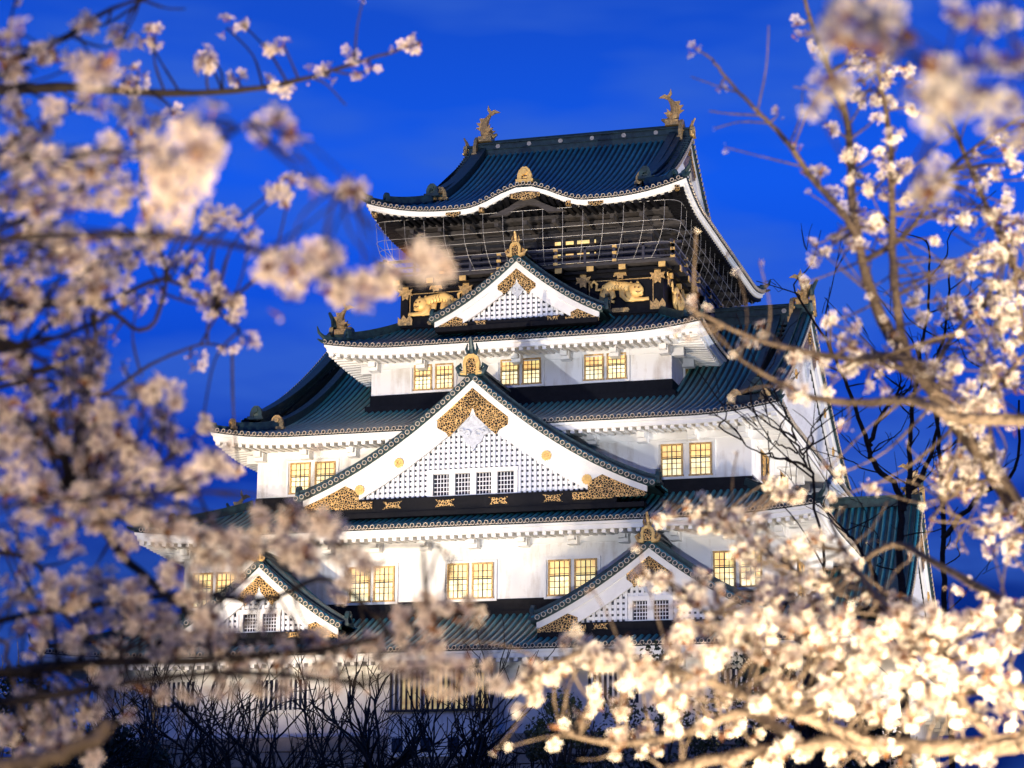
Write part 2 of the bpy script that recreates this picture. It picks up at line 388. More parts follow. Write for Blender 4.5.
def hips(t, r):
    S_ = sides(t); rd = KB(); on = KB(); RS = 3.4
    for side in ('front', 'back'):
        o, e, n, A, run, r0, r1 = S_[side]
        for sg in (-1, 1):
            pts = []; iri = t.get('iri'); m = 12
            for j in range(m+1):
                tt = j/m
                if iri: s = sg*(A-RS*tt); q = RS*tt
                else: s = sg*(A-r0*tt); q = run*tt
                p = o+e*s-n*q; pts.append(Vector((p.x, p.y, zat(t, side, s, q, S_[side]))))
            dirh = (pts[0]-pts[-1]); dirh.z = 0; dirh.normalize(); eh = Z.cross(dirh)
            # low part up to the corner, tall part further in
            k = 4
            for a_, b_, w_, h_ in ((0, m, .3, .22),):
                for i in range(a_, b_): rd.bar(pts[i]+Z*.2, pts[i+1]+Z*.2, w_, h_)
            for i in range(k, m): rd.bar(pts[i]+Z*.36, pts[i+1]+Z*.36, .34, .3); rd.bar(pts[i]+Z*.56, pts[i+1]+Z*.56, .22, .12)
            oni(on, pts[k]+Z*.22+dirh*.12, dirh, eh, .62)
            # upturned corner tip
            rd.tube([pts[1]+Z*.3, pts[0]+Z*.32, pts[0]+dirh*.35+Z*.55, pts[0]+dirh*.5+Z*.95], [.17, .15, .11, .04], 6)
            rd.tube([pts[1]+Z*.05, pts[0]+dirh*.1+Z*.0, pts[0]+dirh*.45+Z*.12], [.13, .12, .05], 6)
    sub(rd, 'hip_ridge', M['tiledark'], r); sub(on, 'ridge_end_tile', M['tiledark'] if t is not T3 else M['oldgold'], r)

def eaves(t, r, wall):
    """white fascia, rafter ends, soffit and rafters below the eave; wall = (half width, front, back) of the wall under it"""
    S_ = sides(t); fa = KB(); ra = KB(); so_ = KB(); dk = t['dark']
    wx, wf, wb = wall
    over = {'front': wf-t['f'], 'back': t['b']-wb, 'left': t['a']-wx, 'right': t['a']-wx}
    for side, sd_ in S_.items():
        o, e, n, A, run, r0, r1 = sd_; ov = over[side]
        def E(s, q, dz):
            p = o+e*s-n*q; ss_ = s
            z = t['z']+t['up']*max(0, 1-max(0, (A-abs(s))/((3.6 if t.get('iri') else (r0 if s < 0 else r1))))/t['Ln'])**2*max(0, 1-q/5)**2
            if t['bump'] and side == 'front': z += t['bump'](s)*max(0, 1-q/3.0) if q > .7 else t['bump'](s)
            return Vector((p.x, p.y, z+dz))
        ns = int(A*2/.5); 
        rows1 = []
        hgt = .43 if not dk else .28
        for i in range(ns+1):
            u = -1+2*i/ns
            def c(q): return u*(A-q)
            rows1.append([E(c(.1), .1, -.13), E(c(.04), .04, -.16), E(c(.06), .06, -.16-hgt*.35), E(c(.16), .16, -.16-hgt*.38), E(c(.18), .18, -.16-hgt), E(c(.5), .5, -.16-hgt)])
        fa.grid(rows1)
        rise = .25
        rows2 = []
        for i in range(ns+1):
            u = -1+2*i/ns; rows2.append([E(u*(A-q), q, -.16-hgt+.0+rise*(q-.5)/ov) for q in (.45, .5+(ov-.5)*.5, ov+.1)])
        so_.grid(rows2)
        pt = .5; nr = int(2*(A-.4)/pt)
        for i in range(nr+1):
            s = -A+.4+(2*A-.8)*i/nr; d = A-abs(s)
            q1 = min(ov, d) if d < ov else ov
            a_ = E(s, .3, -.24-hgt); b_ = E(s, max(.6, q1), -.24-hgt+rise*(max(.6, q1)-.5)/ov)
            ra.bar(a_, b_, .24, .24)
    mt = M['trim'] if not dk else M['trim']
    sub(fa, 'eave_fascia', mt, r); sub(ra, 'rafters', M['trim'] if not dk else M['black'], r); sub(so_, 'soffit', M['soff'] if not dk else M['black'], r)

def wall_box(name, x0, hw, f, b, z0, z1, m):
    k = KB(); k.box(x0-hw, x0+hw, f, b, z0, z1); return k.build(name, m)

W1 = (22.2, -23.9, 23.5); W2 = (18.5, -19.8, 19.4); W3 = (15.6, -16.48, 16.2); W4 = (9.9, -11.07, 14.4); W5 = (8.75, -9.0, 13.4)
tiers = [(T1, W1), (T2, W2), (T3, W3), (T4, W4), (T5, (9.0, -9.2, 13.8))]
for t, wl in tiers:
    r, S_ = roof(t); hips(t, r); eaves(t, r, wl); t['obj'] = r
KBSUB = []
w1 = wall_box('wall', -.3, W1[0], W1[1], W1[2], 11.15, 15.6, M['plaster'])
w2 = wall_box('wall', -.3, W2[0], W2[1], W2[2], 18.6, 23.2, M['plaster'])
w3 = wall_box('wall', 0, W3[0], W3[1], W3[2], 26.0, 29.8, M['plaster'])
w4 = wall_box('wall', -.2, W4[0], W4[1], W4[2], 33.4, 36.5, M['plaster'])
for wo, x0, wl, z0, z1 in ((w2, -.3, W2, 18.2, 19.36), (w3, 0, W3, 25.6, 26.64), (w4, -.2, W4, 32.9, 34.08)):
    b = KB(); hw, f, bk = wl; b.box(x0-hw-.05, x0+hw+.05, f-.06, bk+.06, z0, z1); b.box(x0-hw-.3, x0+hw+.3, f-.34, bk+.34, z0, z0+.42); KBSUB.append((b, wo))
# thin beam line and bracket blocks at the head of each white wall
for wo, x0, wl, zt, st in ((w1, -.3, W1, 15.25, 2.9), (w2, -.3, W2, 22.95, 2.9), (w3, 0, W3, 29.5, 2.9), (w4, -.2, W4, 36.2, 2.9)):
    b = KB(); hw, f, bk = wl
    b.box(x0-hw-.09, x0+hw+.09, f-.09, bk+.09, zt-.42, zt)
    n_ = int(hw*2/st)
    for i in range(n_+1):
        x = x0-hw+.35+(2*hw-.7)*i/n_; b.box(x-.3, x+.3, f-.75, f, zt-.62, zt-.1); b.box(x-.22, x+.22, f-1.1, f-.6, zt-.42, zt-.05)
    n_ = int((bk-f)/st)
    for i in range(n_+1):
        y = f+.35+(bk-f-.7)*i/n_; b.box(x0+hw, x0+hw+.75, y-.3, y+.3, zt-.62, zt-.1); b.box(x0-hw-.75, x0-hw, y-.3, y+.3, zt-.62, zt-.1)
    sub(b, 'wall_head_beam', M['trim'], wo)

for b, wo in KBSUB: sub(b, 'wall_foot_shade_band', M['black'], wo)  # base course at each wall foot, with the shade there put in as black

# ------------------------------------------------------------------ lit windows
def window(o, e, n, wd, ht, lower=True):
    """o = sill centre on the wall face"""
    o = Vector(o); fr = KB()
    for sg in (-1, 1): fr.boxf(o+e*sg*(wd/2+.05)+Z*ht/2+n*.03, e, n, Z, .05, .09, ht/2+.1)
    fr.boxf(o+Z*(ht+.05)+n*.03, e, n, Z, wd/2, .09, .05); fr.boxf(o-Z*.05+n*.05, e, n, Z, wd/2+.15, .12, .05)
    f = fr.build('window', M['oldgold'])
    pn = KB(); pn.boxf(o+Z*ht*.78, e, n, Z, wd/2, .012, ht*.22); sub(pn, 'upper_pane', M['shoji'], f)
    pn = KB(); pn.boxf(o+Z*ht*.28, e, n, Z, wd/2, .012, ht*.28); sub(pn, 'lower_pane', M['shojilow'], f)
    mu = KB()
    for i in range(1, 4): mu.boxf(o+e*(-wd/2+wd*i/4)+Z*ht/2+n*.045, e, n, Z, .018 if i != 2 else .032, .02, ht/2)
    for j, q in enumerate((.22, .4, .56, .62, .8)):
        mu.boxf(o+Z*ht*(q)+n*.047, e, n, Z, wd/2, .016, .035 if q == .56 else .016)
    sub(mu, 'muntins', M['wood'], f)
    sr = KB()
    return f
def surround(o, e, n, w_, h_):   # raised white frame round a pair
    s = KB(); o = Vector(o)
    s.boxf(o+Z*(h_+.17)+n*.06, e, n, Z, w_/2+.28, .07, .07); s.boxf(o-Z*.17+n*.06, e, n, Z, w_/2+.28, .09, .07)
    for sg in (-1, 1): s.boxf(o+e*sg*(w_/2+.22)+Z*h_/2+n*.06, e, n, Z, .06, .07, h_/2+.1)
    return s
def pair(xc, f, z0, wd, ht, gap, e=X, n=-Y):
    c = Vector((xc, f, z0)) if n == -Y else Vector((f, xc, z0))
    sr = surround(c, e, n, wd*2+gap+.1, ht).build('window_surround', M['trim'])
    for sg in (-1, 1): window(c+e*sg*(wd+gap)/2, e, n, wd, ht)
pair(-5.87, W4[1], 34.33, 1.02, 1.52, .42); pair(-.07, W4[1], 34.33, 1.02, 1.52, .42); pair(5.45, W4[1], 34.33, 1.06, 1.52, .4)
pair(-11.9, W3[1], 26.88, 1.14, 1.8, .5); pair(11.7, W3[1], 26.88, 1.14, 1.8, .6)
pair(-6.7, W2[1], 19.5, 1.1, 1.95, .42); pair(-.6, W2[1], 19.5, 1.1, 1.95, .42); pair(5.6, W2[1], 19.5, 1.15, 1.95, .42); pair(15.3, W2[1], 19.65, 1.1, 1.95, .42); pair(-16.8, W2[1], 19.5, 1.1, 1.95, .42)
for yy in (-12.5, -5.5, 5.5): pair(yy, W3[0], 26.88, 1.14, 1.8, .5, Y, X)
for yy in (-16, -8, 8): pair(yy, W2[0]-.3, 19.5, 1.1, 1.95, .42, Y, X)
for yy in (-6, 6): pair(yy, W4[0]-.2, 34.33, 1.02, 1.5, .42, Y, X)

# ------------------------------------------------------------------ gables
def shachi(b, c, d, h):
    """fish ornament: head down at c, belly towards d, tail up and curling along d"""
    c = Vector(c); sc = h/2.2; e = Z.cross(d)
    pts = [(0, -.05), (-.05, .25), (-.12, .6), (-.12, .95), (.02, 1.3), (.2, 1.55), (.32, 1.75)]
    rad = [.30, .36, .33, .27, .20, .13, .08]
    pp = [c+d*x*sc*1.0+Z*z*sc for x, z in pts]; b.tube(pp, [r_*sc for r_ in rad], 8)
    b.tube([c+d*.05*sc+Z*.15*sc, c+d*.5*sc+Z*.08*sc, c+d*.75*sc+Z*.22*sc], [.26*sc, .18*sc, .08*sc], 8)  # snout
    def fin(poly, off=0, th=.05): b.prism([(x*sc, z*sc) for x, z in poly], c, d, Z, e, off-th*sc, off+th*sc)
    fin([(.25, 1.6), (.05, 1.95), (.12, 2.3), (.2, 2.05), (.34, 1.85), (.55, 1.95), (.95, 1.72), (.6, 1.68), (.38, 1.55)])   # tail
    fin([(-.4, .5), (-.75, .75), (-.48, .8), (-.72, 1.1), (-.42, 1.1), (-.5, 1.4), (-.15, 1.4), (-.2, .6)])    # back spines
    for s_ in (-1, 1):
        b.prism([(.0, .5), (.35, .85), (.3, .6), (.55, .55), (.2, .3)], c+e*s_*.3*sc, d*sc, Z*sc, e, -.04, .04)
    b.box(c.x-.45*sc, c.x+.45*sc, c.y-.45*sc, c.y+.45*sc, c.z-.35*sc, c.z+.02*sc)

def gable(x0, fp, e, n, W, zb, za, k, L, board=1.15, lat=.31, win=0, winw=.9, winh=1.25, gold=2.3, medal=(), oni_h=1.15, beam=.9, foot=3.6, side_small=False, over=.75, orient=1, fish=0, kari=True, rib_top=1.0, plainface=False, apexgold=True):
    """x0 = centre along e; fp = distance of the face plane along n; e, n axes"""
    O = e*x0+n*fp
    H = za-zb
    def rk(x): u = min(1.15, abs(x)/W); v = 1-u; return zb+H*((1-k)*v+k*v*abs(v) if v > 0 else (1-k)*v*.5)
    def P(x, z, d=0): p = O+e*x+n*d; return Vector((p.x, p.y, z))
    NS = 22; xs = [W*1.04*i/NS for i in range(NS+1)]
    # bargeboards (the part's own mesh)
    bb = KB()
    for sg in (-1, 1):
        for (t0, t1, d0, d1) in ((0, .34, .42, .58), (.34, board+.34, .28, .46), (board*.62+.34, board*.68+.34, .44, .475)):
            fr = []; 
            for x in xs:
                if x > W: continue
                sl = math.sqrt(1+((rk(x+.05)-rk(max(0, x-.05)))/.1)**2) if x > .05 else math.sqrt(1+(H/W*(1+k))**2)
                sl = min(sl, 1.6); b0 = zb-.3
                a_ = max(b0, rk(x)-t0*sl); c_ = max(b0, rk(x)-t1*sl)
                fr.append([P(sg*x, a_, d0), P(sg*x, a_, d1), P(sg*x, c_, d1), P(sg*x, c_, d0)])
            bb.grid(fr, True)
    g0 = bb.build('gable', M['trim'])
    # roof slabs
    rf = KB(); ri = KB(); ens = []; rd = KB()
    for sg in (-1, 1):
        en = KB(); ens.append(en)
        top = [[P(sg*x, rk(x)+.14, over), P(sg*x, rk(x)+.32, over), P(sg*x, rk(x)+.32, -L), P(sg*x, rk(x)+.0, -L), P(sg*x, rk(x)+.0, over-.1)] for x in xs]
        rf.grid(top, True)
        y = over-.2
        while y > -L:
            rr = []
            for x in xs:
                c = P(sg*x, rk(x)+.32, y); rr.append([c+n*.11, c+n*.08+Z*.1, c+Z*.14, c-n*.08+Z*.1, c-n*.11])
            ri.grid(rr); y -= .42
        # ring-ended verge tiles along the rake
        s_ = .3; x = .25
        while x < W*1.03:
            z = rk(x); slope = (rk(x+.05)-rk(x-.05))/.1; sl = math.sqrt(1+slope*slope)
            c = P(sg*x, z+.22, over+.06); en.ring(c, e, Z, n, .15, .036, .05, 8)
            rd.tube([c+Z*.0-n*.5, c+n*.01], .12, 6)
            x += .40/sl
        # descending ridge a little behind the verge
        if kari:
            for dd, hh, ww, up_ in ((over-.95, .42, .42, .42), (over-.95, .16, .6, .70), (over-.45, .14, .24, .42)):
                pr_ = [P(sg*x, rk(x)+up_+.05, dd) for x in xs]
                for i in range(len(pr_)-1): rd.bar(pr_[i], pr_[i+1], ww, hh)
            tip = P(sg*W*1.03, rk(W*1.03)+.35, over-.95); oni(rd, tip+e*sg*.15, e*sg, n, .8)
    # the ridge
    rd.boxf(P(0, za+.55, (over-L)/2-.1), e, n, Z, .22, (over+L)/2-.1, .30); rd.boxf(P(0, za+.88, (over-L)/2-.1), e, n, Z, .32, (over+L)/2, .07)
    sub(rf, 'gable_roof', M['tiledark'], g0); sub(ri, 'round_tiles', M['tile'], g0, True); [sub(en, 'verge_tile_row', M['tileend'], g0) for en in ens]; sub(rd, 'ridge', M['tiledark'], g0)
    # finial: plaque with scrolls and horns
    on = KB(); c = P(0, za+.35, over+.02); h = oni_h
    arch = [(-.42, 0), (-.46, .55), (-.36, .88), (-.14, 1.02), (.14, 1.02), (.36, .88), (.46, .55), (.42, 0)]; ain = [(-.25, 0), (-.28, .52), (-.2, .74), (-.08, .82), (.08, .82), (.2, .74), (.28, .52), (.25, 0)]
    on.grid([[c+e*(a*h)+Z*(q*h)+n*d_ for a, q in pl_] for pl_, d_ in ((arch, -.12), (arch, .16), (ain, .16), (ain, -.05))])
    for sg in (-1, 1): on.prism([(sg*.25*h, 0), (sg*.25*h, .16*h), (sg*.62*h, .1*h), (sg*.56*h, -.08*h), (sg*.25*h, -.1*h)], c, e, Z, n, 0, .18)
    sub(on, 'finial_plaque', M['gold'], g0)
    ob = KB(); ob.prism([(a*h, q*h) for a, q in ain], c, e, Z, n, -.05, .07); ob.ring(c+Z*h*.45+n*.07, e, Z, n, .17*h, .06*h, .05, 8); sub(ob, 'finial_boss', M['filigree'], g0)
    hn = KB()
    for sg in (-1, 1): hn.tube([c+e*sg*.3*h, c+e*sg*.62*h+Z*.05, c+e*sg*.78*h+Z*.35*h, c+e*sg*.6*h+Z*.5*h, c+e*sg*.55*h+Z*.3*h], [.16*h, .18*h, .13*h, .1*h, .05*h], 6)
    hn.tube([c+Z*h*.95-n*.1, c+Z*h*1.35, c+Z*h*1.9+n*.3*h], [.2*h, .15*h, .08*h], 7)
    for sg in (-1, 1): hn.tube([c+Z*h*.95+e*sg*.15*h, c+Z*h*1.3+e*sg*.3*h, c+Z*h*1.6+e*sg*.24*h], [.1*h, .08*h, .03*h], 6)
    sub(hn, 'finial_horn', M['tiledark'] if oni_h > .9 else M['oldgold'], g0)
    # inner edge of the boards = outline of the lattice field
    def inner(x):
        sl = min(1.6, math.sqrt(1+((rk(abs(x)+.05)-rk(max(0, abs(x)-.05)))/.1)**2)); return rk(x)-(board+.34)*sl*.97
    back = KB(); pts = [( x, inner(x)) for x in np.linspace(-W, W, 41) if inner(x) > zb]
    if pts:
        poly = [(a, b_) for a, b_ in pts]; poly = [(poly[0][0], zb-.1)]+poly+[(poly[-1][0], zb-.1)]
        back.prism(poly, Vector((O.x, O.y, 0)), e, Z, n, -.25, -.1 if not plainface else .12)
    sub(back, 'tympanum', M['tymp'] if not plainface else M['plaster'], g0)
    xin = max([abs(a) for a, b_ in pts]) if pts else W*.6
    lt = KB()
    wz0 = zb; whw = win*winw*1.35/2 if win else 0
    x = -xin
    if plainface:
        while x < xin:
            zt_ = inner(x)
            if zt_-zb > .2: lt.boxf(P(x, (zb+zt_)/2, .16), e, n, Z, .05, .05, (zt_-zb)/2)
            x += .55
    else:
        nb = int(2*xin/lat)
        for i in range(nb+1):
            x = -xin+2*xin*i/nb; zt_ = inner(x)+.1; z0_ = zb if abs(x) > whw else zb+winh+.3
            if zt_-z0_ > .15: lt.boxf(P(x, (z0_+zt_)/2, .12), e, n, Z, .075, .06, (zt_-z0_)/2)
        z = zb+.22
        while z < za-board:
            xx = xin
            while xx > 0 and inner(xx) < z: xx -= .05
            if xx > .2:
                segs = [(-xx, xx)] if (z > zb+winh+.25 or not win) else [(-xx, -whw), (whw, xx)]
                for a_, b_ in segs:
                    if b_ > a_: lt.boxf(P((a_+b_)/2, z, .03), e, n, Z, (b_-a_)/2, .05, .09)
            z += .32
    sub(lt, 'lattice', M['bar'], g0)
    if win:
        fr = KB(); fr.boxf(P(0, zb+winh+.2, .16), e, n, Z, whw+.15, .1, .13); fr.boxf(P(0, zb-.02, .16), e, n, Z, whw+.15, .1, .07)
        pt = 2*whw/win
        for i in range(win+1): fr.boxf(P(-whw+pt*i, zb+winh/2+.05, .17), e, n, Z, .19 if 0 < i < win else .12, .1, winh/2+.1)
        sub(fr, 'window_frame', M['trim'], g0)
        gr = KB(); gl = KB()
        for i in range(win):
            cx_ = -whw+pt*(i+.5); gl.boxf(P(cx_, zb+winh/2+.05, -.02), e, n, Z, pt/2-.15, .01, winh/2)
            for j in range(1, 5): gr.boxf(P(cx_-(pt/2-.17)+(pt-.34)*j/5, zb+winh/2+.05, .08), e, n, Z, .02, .02, winh/2)
            for j in range(1, 5): gr.boxf(P(cx_, zb+winh*j/5+.05, .1), e, n, Z, pt/2-.17, .02, .022)
        sub(gr, 'window_grid', M['bar'], g0); sub(gl, 'window_pane', M['glass'], g0)
    # carved pendant below the apex
    gg = KB(); ya = inner(0)+.15; s = board*.95
    out_ = [(0, .1), (.45, -.05), (.8, -.5), (1.3, -1.1), (1.55, -1.45), (1.05, -1.3), (.75, -1.15), (.9, -1.6), (.6, -1.75), (.45, -2.1), (.2, -2.25), (0, -2.6)]
    poly = [(a*s, b_*s) for a, b_ in out_]+[(-a*s, b_*s) for a, b_ in out_[-2:0:-1]]
    gg.prism(poly, P(0, ya, 0), e, Z, n, .2, .32)
    for sg in (-1, 1):
        for (cx_, cz_, rr_) in ((.42, -.75, .24), (.95, -1.15, .16), (.3, -1.6, .22), (.62, -1.45, .15)):
            q = [P(sg*(cx_+rr_*math.cos(a)*(1-a/9))*s, ya+(cz_+rr_*math.sin(a)*(1-a/9))*s, .36) for a in np.linspace(0, 5.2, 9)]
            gg.tube(q, .055*s, 5)
    gg.ring(P(0, ya-.45*s, .33), e, Z, n, .22*s, .1*s, .08, 8)
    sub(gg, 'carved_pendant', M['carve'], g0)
    # gilt plates at apex and feet, medallions
    fg = KB()
    if gold and W > 6: fg.ring(P(0, rk(0)-board*1.15, .52), e, Z, n, .36*board, .12*board, .1, 14); fg.ring(P(0, rk(0)-board*1.15, .52), e, Z, n, .18*board, .1*board, .12, 10)
    if gold:
        for sg in (-1, 1):
            fr = []; fr2 = []
            for i in range(13):
                x = gold*i/12; sl = min(1.6, math.sqrt(1+((rk(x+.05)-rk(max(0, x-.05)))/.1)**2))
                th = (board+.1)*(1 if i < 8 else 1-(i-8)*.17); fr.append([P(sg*x, rk(x)-.34*sl, .50), P(sg*x, rk(x)-.34*sl-th*sl*.9-(.18 if i < 9 else 0)*(i/8), .50)])
            fg.grid(fr)
            rim = [P(sg*gold*i/12, rk(gold*i/12)-.36*sl, .52) for i in range(13)]; fg.tube(rim, .045, 5)
        x_f = W-foot; fr = []
        for sg in (-1, 1):
            fr = []
            for i in range(13):
                x = x_f+(foot*.97)*i/12; sl = min(1.6, math.sqrt(1+((rk(x+.05)-rk(x-.05))/.1)**2)); tp = rk(x)-.34*sl; bt = max(zb-.55, rk(x)-(board+.34)*sl-.1)
                if i < 3: tp = tp-(3-i)*.25*board
                fr.append([P(sg*x, tp, .5), P(sg*x, min(tp-.02, bt), .5)])
            fg.grid(fr)
        for sg in (-1, 1): fg.boxf(P(sg*(x_f+.3), zb-.4, .56), e, n, Z, foot*.33, .03, .22)
    sub(fg, 'gilt_plate', M['filigree'], g0)
    md = KB()
    for xm in medal:
        for sg in (-1, 1):
            zc = rk(xm)-(.34+board*.5)*1.25; c = P(sg*xm, zc, .46); r_ = .2+.1*board
            poly = []
            for i in range(24):
                a = 2*PI*i/24; q = r_*(1 if i % 2 else .86); poly.append((q*math.cos(a), q*math.sin(a)))
            md.prism(poly, c, e, Z, n, 0, .09); md.ring(c+n*.09, e, Z, n, r_*.45, r_*.15, .04, 10)
    if medal: sub(md, 'medallion', M['gold'], g0)
    # black base beam with gilt fittings
    bm = KB(); hw = xin+.9*board; bm.boxf(P(0, zb-beam/2-.04, .15), e, n, Z, min(W*.97, hw+.8), .3, beam/2); bm.boxf(P(0, zb-beam-.15, .3), e, n, Z, W*.98, .4, .15); sub(bm, 'base_beam', M['black'], g0)
    ft = KB()
    nf = 3 if W > 8 else (2 if W > 5.6 else 2)
    for i in range(nf+1 if W > 8 else nf):
        nn_ = (nf+1 if W > 8 else nf)
        x = -hw*.62+2*hw*.62*i/(nn_-1); sz = .32 if W > 8 else .24
        ft.prism([(a*sz, b_*sz) for a, b_ in [(-1.9, -.75), (-1.2, 0), (-1.9, .75), (-.6, .55), (.6, .55), (1.9, .75), (1.2, 0), (1.9, -.75), (.6, -.55), (-.6, -.55)]], P(x, zb-beam*.5, .46), e, Z, n, 0, .05)
    sub(ft, 'beam_fitting', M['filigree'], g0)
    if fish:
        f_ = KB(); shachi(f_, P(0, za+1.25, over-.6), -n, fish); sub(f_, 'fish_ornament', M['oldgold'], g0)
    return g0

# big front gable on the second roof, small ones on the first and fourth roofs
gable(-.4, 19.9, X, -Y, 10.65, 25.55, 32.45, .42, 6.5, board=1.15, win=4, winw=.97, winh=1.28, gold=2.2, medal=(4.55, 7.0), oni_h=1.15)
gable(11.2, 24.0, X, -Y, 6.5, 17.25, 21.25, .3, 5.0, board=.72, win=2, winw=.85, winh=1.05, gold=1.3, foot=2.4, medal=(), oni_h=.85, beam=.55)
gable(-12.0, 24.0, X, -Y, 5.0, 17.25, 21.0, .25, 5.0, board=.62, win=2, winw=.85, winh=1.0, gold=1.3, foot=1.9, oni_h=.5, beam=.5)
gable(-.05, 11.8, X, -Y, 5.45, 38.35, 42.05, .35, 3.2, board=.62, gold=1.25, foot=1.9, oni_h=.8, beam=.35, lat=.33)
# wide gables closing the third roof at its two ends, and those over the first roof's flanks
def face_gables():
    for sg in (1, -1):
        n_ = X*sg; e_ = Y*sg
        gable(0, 16.2, e_, n_, 15.5, 31.6, 40.35, .3, .5, board=1.2, gold=2.6, medal=(6, 9.5), foot=4, plainface=True, over=.7, kari=True, oni_h=1.2, fish=2.1)
        gable(-1*sg, 23.1, e_, n_, 9.5, 19.2, 27.0, .35, 5.2, board=1.1, gold=2.4, medal=(4, 6.4), foot=3.2, over=.7, oni_h=1.1, fish=2.0)
        gable(2.25*sg, 7.5+(.25 if sg > 0 else -.25), e_, n_, 10.3, 47.9, 54.2, .35, .5, board=.7, gold=2.0, foot=3, over=.7, oni_h=.7, plainface=True)
face_gables()

# ------------------------------------------------------------------ main ridges with fish ornaments
def main_ridge(t, y, z, hw, x0, h, fish):
    r = KB(); r.box(x0-hw, x0+hw, y-.28, y+.28, z-.3, z+h*.8); r.box(x0-hw-.05, x0+hw+.05, y-.4, y+.4, z+h*.78, z+h*.86)
    r.box(x0-hw-.05, x0+hw+.05, y-.36, y+.36, z+h*.4, z+h*.46); r.tube([(x0-hw, y, z+h*.95), (x0+hw, y, z+h*.95)], .17, 8)
    o = r.build('main_ridge', M['tiledark']); m = KB(); c = -hw+1.5
    while c < hw:
        m.prism([(.16*math.cos(a*PI/6), .16*math.sin(a*PI/6)) for a in range(12)], Vector((x0+c, y-.28, z+h*.6)), X, Z, -Y, 0, .06); c += hw/3.2
    sub(m, 'ridge_boss', M['tileend'], o)
    en = KB()
    for sg in (-1, 1): oni(en, Vector((x0+sg*(hw+.1), y, z-.1)), X*sg, Y, h+.5)
    sub(en, 'ridge_end_tile', M['oldgold'], o)
    if fish:
        f_ = KB()
        for sg in (-1, 1): shachi(f_, (x0+sg*(hw-.55), y, z+h*1.0+.35), -X*sg, fish)
        sub(f_, 'fish_ornament', M['oldgold'], o)
main_ridge(T5, 2.25, 54.3, 7.35, .3, 1.1, 2.35)
main_ridge(T3, 0, 40.2, 15.5, 0, 1.15, 0)
# descending ridges beside the gables of the top and third roofs, front and back
dr = KB(); don = KB()
for t, xx in ((T5, 6.9), (T3, 14.6)):
    for side in ('front', 'back'):
        sd_ = sides(t)[side]; o, e, n, A, run, r0, r1 = sd_
        for sg in (-1, 1):
            q0 = run*.30 if t is T5 else run*.17
            pts = []
            for j in range(15):
                q = q0+(run-q0)*j/14; p = o+e*sg*xx-n*q; pts.append(Vector((p.x, p.y, zat(t, side, sg*xx, q, sd_))))
            for i in range(14): dr.bar(pts[i]+Z*.3, pts[i+1]+Z*.3, .36, .5); dr.bar(pts[i]+Z*.6, pts[i+1]+Z*.6, .5, .1)
            oni(don, pts[0]+Z*.1+n*.1, n, e, .85)
            # shingled verge between that ridge and the gable edge
            if side == 'front' and t is T3 or True:
                for j in range(26):
                    q = q0+(run-q0)*j/25; p = o+e*sg*(xx+.75)-n*q; z = zat(t, side, sg*xx, q, sd_); dr.boxf(Vector((p.x, p.y, z+.16)), e, n, Z, .55, .1, .07)
sub(dr, 'descending_ridge', M['tiledark'], T5['obj']); sub(don, 'ridge_end_tile', M['oldgold'], T5['obj'])
# karahafu finial and plate
kf = KB(); oni(kf, Vector((.3, -11.75, 47.55)), -Y, X, .95); kf.bar((.3, -11.6, 47.75), (.3, -8.6, 48.5), .3, .3); a_ = kf.build('undulating_gable_finial', M['gold'])
kp = KB()
for (xx, zz, w_, h_) in ((.3, 46.55, 1.0, .28), (-4.5, 45.72, .5, .2), (5.0, 45.72, .5, .2)):
    kp.prism([(a*w_, b_*h_) for a, b_ in [(-1, -.2), (-.6, -.6), (0, -1), (.6, -.6), (1, -.2), (1, .7), (0, 1), (-1, .7)]], Vector((xx, -11.72, zz)), X, Z, -Y, 0, .08)
for xx, zz in ((-2.6, 45.85), (3.2, 45.85), (-9.9, 46.1), (10.3, 46.3)): kp.boxf(Vector((xx, -11.66, zz)), X, Y, Z, .15, .15, .15)
sub(kp, 'gilt_plate', M['filigree'], a_)

